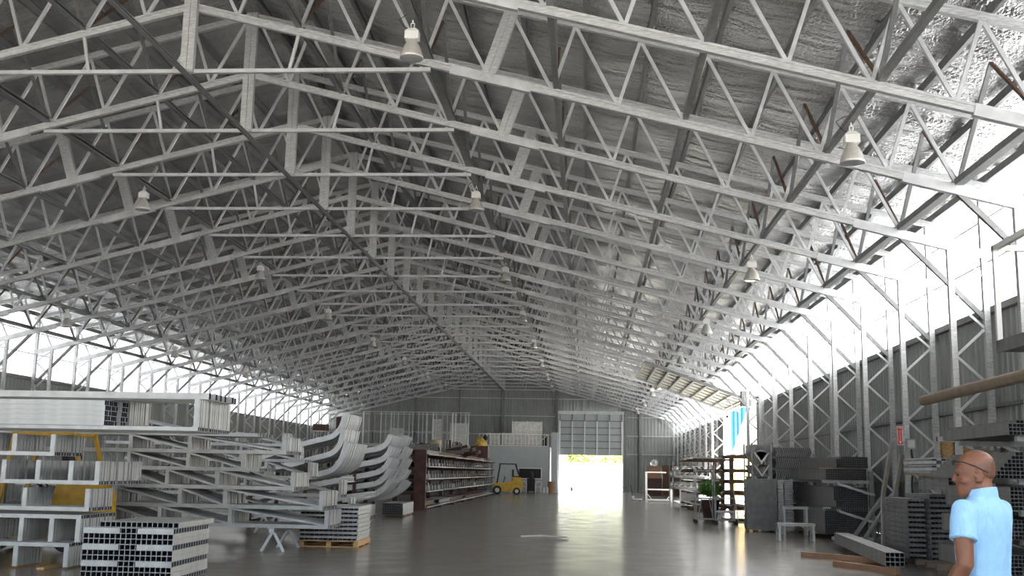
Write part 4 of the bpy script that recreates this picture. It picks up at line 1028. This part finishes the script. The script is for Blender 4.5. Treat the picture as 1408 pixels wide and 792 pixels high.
# ------------------------------------------------------------------ further right: carts, racks, pipes, boxes
def cart(label, x, y, rz, L, H):
    t = thing('tube_cart', label, 'cart', (x, y, 0), rz)
    for xx in (0, L):
        for yy in (0, .6): 
            MB().bar((xx, yy, .12), (xx, yy, H if xx else H*.93), .035).build('post', M['tube_grey'], t)
            c = MB(); c.v = []; n = 12
            c.v = [(xx+.055*math.cos(2*PI*k/n), yy+b, .055+.055*math.sin(2*PI*k/n)) for b in (-.018, .018) for k in range(n)]; c.f = [(k, (k+1) % n, n+(k+1) % n, n+k) for k in range(n)]+[tuple(range(n)), tuple(range(n, 2*n))]
            c.build('caster', M['black'], t)
    for z in (.14, H*.42, H*.9):
        MB().bar((0, 0, z), (L, 0, z), .03).bar((0, .6, z), (L, .6, z), .03).bar((0, 0, z), (0, .6, z), .03).bar((L, 0, z), (L, .6, z), .03).build('rail', M['tube_grey'], t)
    for xa_, xb_ in ((.05, L*.3), (L-.05, L*.7)): MB().bar((xa_, -.01, .15), (xb_, -.01, H*.42), .025).build('diagonal', M['tube_grey'], t)
    MB().box(.02, L-.02, .02, .58, H*.42+.015, H*.42+.03).build('tray', M['tube'], t)
cart('tall wheeled steel cart by the side doorway', 11.42, 37.4, .0, .62, 1.95)
cart('low wheeled steel cart beside the tall cart', 12.02, 36.9, -.1, .62, .95)
t = thing('hand_truck', 'small bright hand truck right of the carts', 'hand truck', (12.92, 37.0, 0))
MB().bar((-.15, 0, .1), (-.28, .1, 1.1), .035).bar((.15, 0, .1), (.12, .1, .9), .035).bar((-.15, 0, .3), (.15, 0, .3), .03).build('frame', M['tube'], t)
MB().box(-.2, .2, -.25, 0, .08, .1).build('toe_plate', M['tube'], t)
for s in (-.2, .2): MB().lathe([(0,0),(.05,0),(.06,.06),(.05,.12),(0,.12)], (s,.05,0), 10).build('wheel', M['black'], t)
# long shelf racks in front of the side doorway
def shelf_rack(label, x0, x1, y0, y1, zs, mtl, post_x):
    t = thing('shelf_rack', label, 'rack', (0, 0, 0))
    n = max(2, int((y1-y0)/3)+1)
    for i in range(n):
        y = y0+(y1-y0)*i/(n-1)
        MB().box(post_x-.09, post_x+.09, y-.08, y+.08, 0, zs[-1]+.06).build('upright', M[mtl], t)
        MB().box(x0, x1, y-.06, y+.06, 0, .07).build('foot', M[mtl], t)
        for z in zs: MB().box(x0, x1, y-.05, y+.05, z-.09, z).build('arm', M[mtl], t)
    return t
zs1 = [at(970, p, y=53).z for p in (692, 676, 661, 647, 632)]
shelf_rack('brown arm rack with pale bars left of the side doorway', 12.5, 14.35, 49.5, 56, zs1, 'rust', 14.2)
for li, z in enumerate(zs1):
    tt = thing('flat_bar_pile', 'pile of flat bars on the brown arm rack by the side doorway, %s level up' % ORD[li], 'steel bars', (12.5, 49.3, z+.001), group='bar piles on the brown arm rack')
    for i in range(4): MB().box(.05+i*.38, .05+i*.38+rnd.uniform(.26, .35), rnd.uniform(0, .4), 6.6-rnd.uniform(0, 1), 0, rnd.uniform(.03, .09)).build('bar', M[rnd.choice(['tube', 'rust', 'galv'])], tt)
zs2 = [at(1010, p, y=40).z for p in (697, 677, 661, 646, 627)]
shelf_rack('dark brown arm rack standing across the bright side doorway', 12.7, 14.0, 39.0, 40.6, zs2, 'rust', 13.88)
for li, z in enumerate(zs2):
    tt = thing('flat_bar_pile', 'thin bars on the dark rack before the doorway, %s level up' % ORD[li], 'steel bars', (12.7, 38.9, z+.001), group='thin bars before the doorway')
    for i in range(3): MB().box(.1+i*.36, .1+i*.36+.2, rnd.uniform(0, .3), 4.8-rnd.uniform(0, .5), 0, .03).build('bar', M['rust'], tt)
# potted plant
t = thing('potted_plant', 'bushy green plant in a brown pot before the side doorway', 'plant', (12.25, 40.6, 0))
MB().lathe([(0,0),(.24,0),(.34,.65),(.36,.72),(.31,.72),(.28,.62),(0,.62)], n=18).build('pot', M['primer'], t)
M['leaf'] = mat('plant_leaves', (.07, .20, .03), .5, 0, .4, 5.)
leaf_mass('foliage', (0, 0, 1.12), (.42, .42, .28), 420, .10, M['leaf'], t, 9); MB().tube([(0,0,.6),(.03,0,1.1)], .03, 6).build('stem', M['wood'], t)
# pipes with open ends, piled on low blocks
k = 0
t = thing('storage_rack', 'low grey stand under the round pipe coils, far right', 'rack', (0, 0, 0))
for y in (58.8, 61.2):
    for z in (.95, 1.55): MB().box(12.3, 14.3, y-.05, y+.05, z-.1, z).build('cross_bar', M['galv_dark'], t)
    for x in (12.3, 14.25): MB().box(x, x+.06, y-.05, y+.05, 0, 2.3).build('upright', M['galv_dark'], t)
for row, (z, n) in enumerate(((.951, 6), (1.551, 6), (1.80, 5))):
    for i in range(n):
        x = 12.5+i*.30+(.15 if row == 2 else 0); R_ = .135
        if row == 2 and 0: pass
        m = MB(); N_ = 16
        for r0, yv in ((R_, 0), (R_, 3.2), (R_-.02, 3.2), (R_-.02, 0)):
            m.v += [(r0*math.cos(2*PI*q/N_), yv, r0*math.sin(2*PI*q/N_)) for q in range(N_)]
        m.f = [(j*N_+q, j*N_+(q+1) % N_, ((j+1) % 4)*N_+(q+1) % N_, ((j+1) % 4)*N_+q) for j in range(4) for q in range(N_)]
        o = m.build('round_pipe', M['galv'] if (i+row) % 2 else M['tube'], loc=(x+rnd.uniform(-.01,.01), 58.5+rnd.uniform(0,.3), z+R_+.002)); tag(o, 'round open-ended pipe in the far right pile, %s row up' % ORD[row], 'pipe', 'round pipes far right')
for i, (x, y, w_, h_) in enumerate(((12.6, 57.2, .75, .8), (13.55, 56.8, .7, .85))):
    t = thing('metal_bin', 'pale grey metal bin in front of the round pipes, %s one' % ('left' if i == 0 else 'right'), 'bin', (x, y, 0))
    MB().box(0, w_, 0, .8, .1, h_).build('bin_body', M['galv'], t); MB().box(-.02, w_+.02, -.02, .82, h_, h_+.04).build('rim', M['white'], t)
    for xx in (.03, w_-.1): MB().box(xx, xx+.07, .0, .8, 0, .1).build('skid', M['galv'], t)
# white trolley frame
t = thing('white_trolley', 'white tubular trolley frame with a raised end, far right floor', 'trolley', (11.25, 64.6, 0))
W_, D_ = 1.45, 1.0
for z in (.12, .72): MB().bar((0,0,z), (W_,0,z), .07).bar((0,D_,z), (W_,D_,z), .07).bar((0,0,z), (0,D_,z), .07).bar((W_,0,z), (W_,D_,z), .07).build('ring_frame', M['white'], t)
for x in (0, W_):
    for y in (0, D_): MB().bar((x, y, 0), (x, y, .75 if x else 1.75), .07).build('post', M['white'], t)
MB().bar((0,0,1.72), (0,D_,1.72), .07).bar((0,D_,1.72), (1.2,D_,1.72), .06).build('raised_bar', M['white'], t)
MB().bar((.05,0,.45), (.3,0,.14), .05).bar((W_-.05,0,.45), (W_-.3,0,.14), .05).build('corner_brace', M['white'], t)
t = thing('small_pallet_jack', 'low white pallet jack beside the white trolley', 'pallet jack', (10.45, 66.0, 0))
MB().box(0, .6, 0, .18, .06, .14).box(0, .6, .4, .58, .06, .14).box(0, .15, 0, .58, .06, .3).build('fork_frame', M['white'], t); MB().tube([(.05,.29,.3),(-.1,.29,1.0)], .02, 6).build('handle', M['black'], t)
for yy in (.09, .49): MB().lathe([(0,0),(.04,0),(.04,.06),(0,.06)], (.5,yy,0), 8).build('wheel', M['black'], t)
# boxes by the far wall
for i, (x, y, z, w_, d_, h_, m_, nm) in enumerate(((12.25, 84, 0, 1.2, 1.0, 1.3, 'primer', 'red-brown box standing on the floor near the far wall'), (12.35, 84, 1.301, 1.0, .9, .9, 'cardboard', 'tan carton on top of the red-brown box'),
                                               (13.55, 84.5, 0, 1.3, 1.0, 2.3, 'rust', 'tall dark brown cabinet right of the tan carton'))):
    t = thing('storage_box', nm, 'box', (x, y, z)); MB().box(0, w_, 0, d_, 0, h_).build('box_body', M[m_], t); MB().box(-.02, w_+.02, -.02, 0, h_-.1, h_).box(w_/2-.03, w_/2+.03, -.01, 0, 0, h_-.1).build('band', M[m_], t)
m = MB(); N_ = 18
for r0, yv in ((.26, 0), (.26, .8), (.10, .8), (.10, 0)): m.v += [(r0*math.cos(2*PI*q/N_), yv, r0*math.sin(2*PI*q/N_)) for q in range(N_)]
m.f = [(j*N_+q, j*N_+(q+1) % N_, ((j+1) % 4)*N_+(q+1) % N_, ((j+1) % 4)*N_+q) for j in range(4) for q in range(N_)]
o = m.build('sheet_roll', M['mylar'], loc=(12.9, 84.05, 2.203+.262)); tag(o, 'pale roll lying on the tan carton near the far wall', 'roll')

# ------------------------------------------------------------------ the man in the light blue shirt
MX, MY, MR = 9.92, 6.3, .70
man = thing('person', 'man in a light blue polo shirt seen from behind, head turned left', 'person', (MX, MY, 0), MR); man.scale = (1.027, 1.027, 1.027)
def loft(mb, rings, n=20, cap=True):
    """rings: (centre, half width, half depth, axis) - ellipses square to axis"""
    b0 = len(mb.v)
    for c, rx, ry, ax in rings:
        c = Vector(c); ax = Vector(ax).normalized(); u = Vector((1,0,0)); u = (u-ax*u.dot(ax)).normalized(); v = ax.cross(u)
        mb.v += [tuple(c+u*rx*math.cos(2*PI*k/n)+v*ry*math.sin(2*PI*k/n)) for k in range(n)]
    R_ = len(rings)
    mb.f += [tuple(b0+i for i in (j*n+k, j*n+(k+1) % n, (j+1)*n+(k+1) % n, (j+1)*n+k)) for j in range(R_-1) for k in range(n)]
    if cap: mb.f += [tuple(b0+k for k in range(n))[::-1], tuple(b0+(R_-1)*n+k for k in range(n))]
    return mb
Z = (0,0,1)
def blob(mb, c, r, n=12):
    rr = [(c[0], c[1], c[2]+r[2]*math.sin(a)) for a in [(-.5+k/8)*PI for k in range(1, 8)]]
    return loft(mb, [((x, y, z), r[0]*math.cos((-.5+(k+1)/8)*PI), r[1]*math.cos((-.5+(k+1)/8)*PI), Z) for k, (x, y, z) in enumerate(rr)], n)
def remeshed(mb, name, m, parent, vox, smooth=6, sub=False):
    o = mb.build(name, m, parent, smooth=True)
    a = o.modifiers.new('remesh', 'REMESH'); a.mode = 'VOXEL'; a.voxel_size = vox; a.use_smooth_shade = True
    b = o.modifiers.new('smooth', 'SMOOTH'); b.factor = .5; b.iterations = smooth
    return o
body = MB()
# head in its own frame, turned further left
HT = Matrix.Translation((0, .015, 1.474)) @ Matrix.Rotation(.62, 4, 'Z') @ Matrix.Rotation(-.06, 4, 'X')
hd = MB()
loft(hd, [((0,.062,-.002),.022,.030,Z),((0,.048,.010),.042,.052,Z),((0,.030,.035),.056,.074,Z),((0,.014,.068),.066,.092,Z),((0,.004,.105),.074,.100,Z),((0,-.002,.142),.078,.103,Z),
          ((0,-.006,.178),.077,.101,Z),((0,-.010,.208),.066,.087,Z),((0,-.012,.230),.047,.062,Z),((0,-.013,.243),.024,.032,Z),((0,-.013,.247),.006,.008,Z)], 28)
loft(hd, [((0,.098,.080),.017,.016,Z),((0,.106,.088),.017,.021,Z),((0,.103,.105),.012,.017,Z),((0,.096,.130),.009,.012,Z)], 12)      # nose
blob(hd, (0,.092,.054), (.026,.014,.008)); blob(hd, (0,.091,.043), (.022,.013,.008))        # lips
blob(hd, (0,.090,.138), (.050,.018,.009)); blob(hd, (0,.082,.014), (.022,.020,.014))         # brow, chin
for s in (-1, 1):
    blob(hd, (s*.050,.060,.085), (.022,.028,.020))                                          # cheek
    for k in range(9):                                                                      # ear rim
        a = -1.2+k*.42; blob(hd, (s*.083, -.012-.016*math.cos(a), .108+.030*math.sin(a)), (.008,.008,.008), 8)
    blob(hd, (s*.078,-.006,.104), (.007,.014,.022), 10); blob(hd, (s*.078,-.002,.080), (.007,.008,.009), 8)
hd.v = [tuple(HT @ Vector(p)) for p in hd.v]
b0 = len(body.v); body.v += hd.v; body.f += [tuple(i+b0 for i in f) for f in hd.f]
loft(body, [((0,-.03,1.40),.085,.075,Z),((0,-.024,1.45),.064,.066,Z),((0,-.012,1.50),.059,.064,Z),((0,.0,1.55),.058,.064,Z),((0,.006,1.59),.055,.062,Z)], 20)
loft(body, [((0,0,.86),.15,.105,Z),((0,0,1.0),.145,.10,Z),((0,0,1.2),.16,.105,Z),((0,0,1.34),.165,.10,Z),((0,-.01,1.43),.10,.075,Z)], 20)
def hand(mb, wrist, d, side, palm_n):
    w = Vector(wrist); d = Vector(d).normalized(); n = Vector(palm_n); n = (n-d*n.dot(d)).normalized(); s = d.cross(n)*side
    mb.tube([w-d*.02, w+d*.03, w+d*.06, w+d*.09], [.026,.030,.034,.030], 10)
    for k in (-1, 0, 1): mb.tube([w+d*.01+s*k*.012, w+d*.05+s*k*.022, w+d*.09+s*k*.024], [.016,.017,.013], 8)
    for k, L in enumerate((.072, .082, .076, .060)):
        b = w+d*.088+s*(.030-.020*k); c1 = b+d*L*.5+n*.010; c2 = b+d*L*.82+n*.030; c3 = b+d*L*.95+n*.050
        mb.tube([b-d*.02, b, c1, c2, c3], [.0095,.0095,.0088,.008,.006], 8)
    b = w+d*.025+s*.026; mb.tube([b, b+s*.022+d*.025+n*.01, b+s*.030+d*.052+n*.022, b+s*.030+d*.072+n*.030], [.013,.012,.010,.007], 8)
arms = {-1: [(-.185,-.01,1.395),(-.232,-.030,1.26),(-.252,-.045,1.125),(-.245,.045,1.0),(-.232,.140,.905)], 1: [(.182,-.005,1.395),(.205,.030,1.265),(.212,.095,1.15),(.185,.165,1.06),(.165,.215,.975)]}
for s, a in arms.items():
    body.tube(a, [.058,.051,.044,.040,.027], 14)
    body.tube([a[2], Vector(a[2])*.5+Vector(a[3])*.5, a[3]], [.043,.046,.040], 12)
    d = Vector(a[-1])-Vector(a[-2]); hand(body, a[-1], d, -s, (-s, .0, .0))
remeshed(body, 'body', M['skin'], man, .0065, 4)
for s in (-1, 1):
    eb = MB(); blob(eb, (s*.033,.088,.119), (.013,.010,.008), 10); eb.v = [tuple(HT @ Vector(p)) for p in eb.v]; eb.build('eye', M['black'], man, smooth=True)
# shirt
sh = MB()
loft(sh, [((0,0,.86),.172,.128,Z),((0,0,.95),.170,.125,Z),((0,.002,1.08),.168,.122,Z),((0,0,1.22),.184,.128,Z),((0,-.004,1.32),.196,.130,Z),((0,-.010,1.385),.188,.120,Z),((0,-.014,1.425),.150,.102,Z),((0,-.018,1.455),.100,.084,Z),((0,-.018,1.478),.075,.076,Z)], 28)
for s, a in arms.items():
    A_, B_ = Vector(a[0]), Vector(a[1])
    sh.tube([A_+Vector((-s*.07,0,-.01)), A_+Vector((-s*.01,0,.0)), A_*.6+B_*.4, B_+(B_-A_)*.08], [.066,.072,.070,.069], 18)
so = remeshed(sh, 'polo_shirt', M['polo'], man, .008, 6)
cl = MB()
loft(cl, [((0,-.016,1.462),.084,.080,Z),((0,-.018,1.485),.078,.076,(0,.12,1)),((0,-.018,1.512),.071,.073,(0,.2,1)),((0,-.018,1.516),.067,.069,(0,.2,1)),((0,-.018,1.49),.067,.068,Z)], 28, cap=False)
c_ = cl.build('collar', M['polo'], so, smooth=True); c_.modifiers.new('s', 'SUBSURF').levels = 1
for s, a in arms.items():
    A_, B_ = Vector(a[0]), Vector(a[1]); d = (B_-A_).normalized(); e = B_+(B_-A_)*.08
    c = MB().tube([e-d*.022, e-d*.004, e+d*.002], [.0705,.0705,.066], 24); c.build('sleeve_cuff', M['polo'], so, smooth=True)
tr = MB()
loft(tr, [((0,0,.93),.150,.108,Z),((0,0,.84),.165,.118,Z),((0,0,.78),.160,.112,Z)], 20)
for s in (-1, 1): tr.tube([(s*.085,0,.84),(s*.095,.005,.62),(s*.10,.01,.48),(s*.105,-.005,.28),(s*.11,-.02,.07)], [.092,.085,.070,.062,.058], 16)
remeshed(tr, 'trousers', M['trousers'], man, .012, 4)
for s in (-1, 1):
    m = MB(); loft(m, [((s*.115,.045,.001),.046,.135,Z),((s*.115,.045,.03),.048,.138,Z),((s*.115,.035,.06),.044,.115,Z),((s*.115,-.01,.10),.040,.060,Z)], 20); m.build('shoe', M['black'], man, smooth=True)
hr = MB()
loft(hr, [((0,-.042,.085),.060,.060,Z),((0,-.024,.120),.0745,.0800,Z),((0,-.010,.150),.0785,.097,Z),((0,-.0085,.178),.0775,.1000,Z),((0,-.0105,.208),.0665,.0870,Z),((0,-.0125,.2305),.0475,.0620,Z),((0,-.0135,.2440),.0240,.0325,Z),((0,-.0135,.2495),.006,.008,Z)], 28)
hr.v = [tuple(HT @ Vector(p)) for p in hr.v]
hq = hr.build('hair', M['hair'], man, smooth=True); hq.modifiers.new('s', 'SUBSURF').levels = 1
# sunglasses pushed up on the forehead
WM = Matrix.Translation((MX, MY, 0)) @ Matrix.Rotation(MR, 4, 'Z') @ Matrix.Scale(1.027, 4)
sg = thing('sunglasses', 'black sunglasses pushed up on the forehead of the man', 'sunglasses', (0, 0, 0)); sg.matrix_world = WM @ HT
for s in (-1, 1):
    m = MB(); loft(m, [((s*.034,.100,.200),.027,.004,(0,-.45,1)),((s*.034,.104,.188),.030,.005,(0,-.3,1)),((s*.034,.107,.172),.026,.004,(0,-.3,1))], 14); m.build('lens', M['black'], sg, smooth=True)
    MB().tube([(s*.064,.098,.192),(s*.080,.060,.186),(s*.0825,.0,.160),(s*.0835,-.035,.138),(s*.080,-.060,.122)], .0032, 6).build('temple', M['black'], sg)
MB().tube([(-.012,.108,.190),(0,.110,.192),(.012,.108,.190)], .003, 6).build('bridge', M['black'], sg)
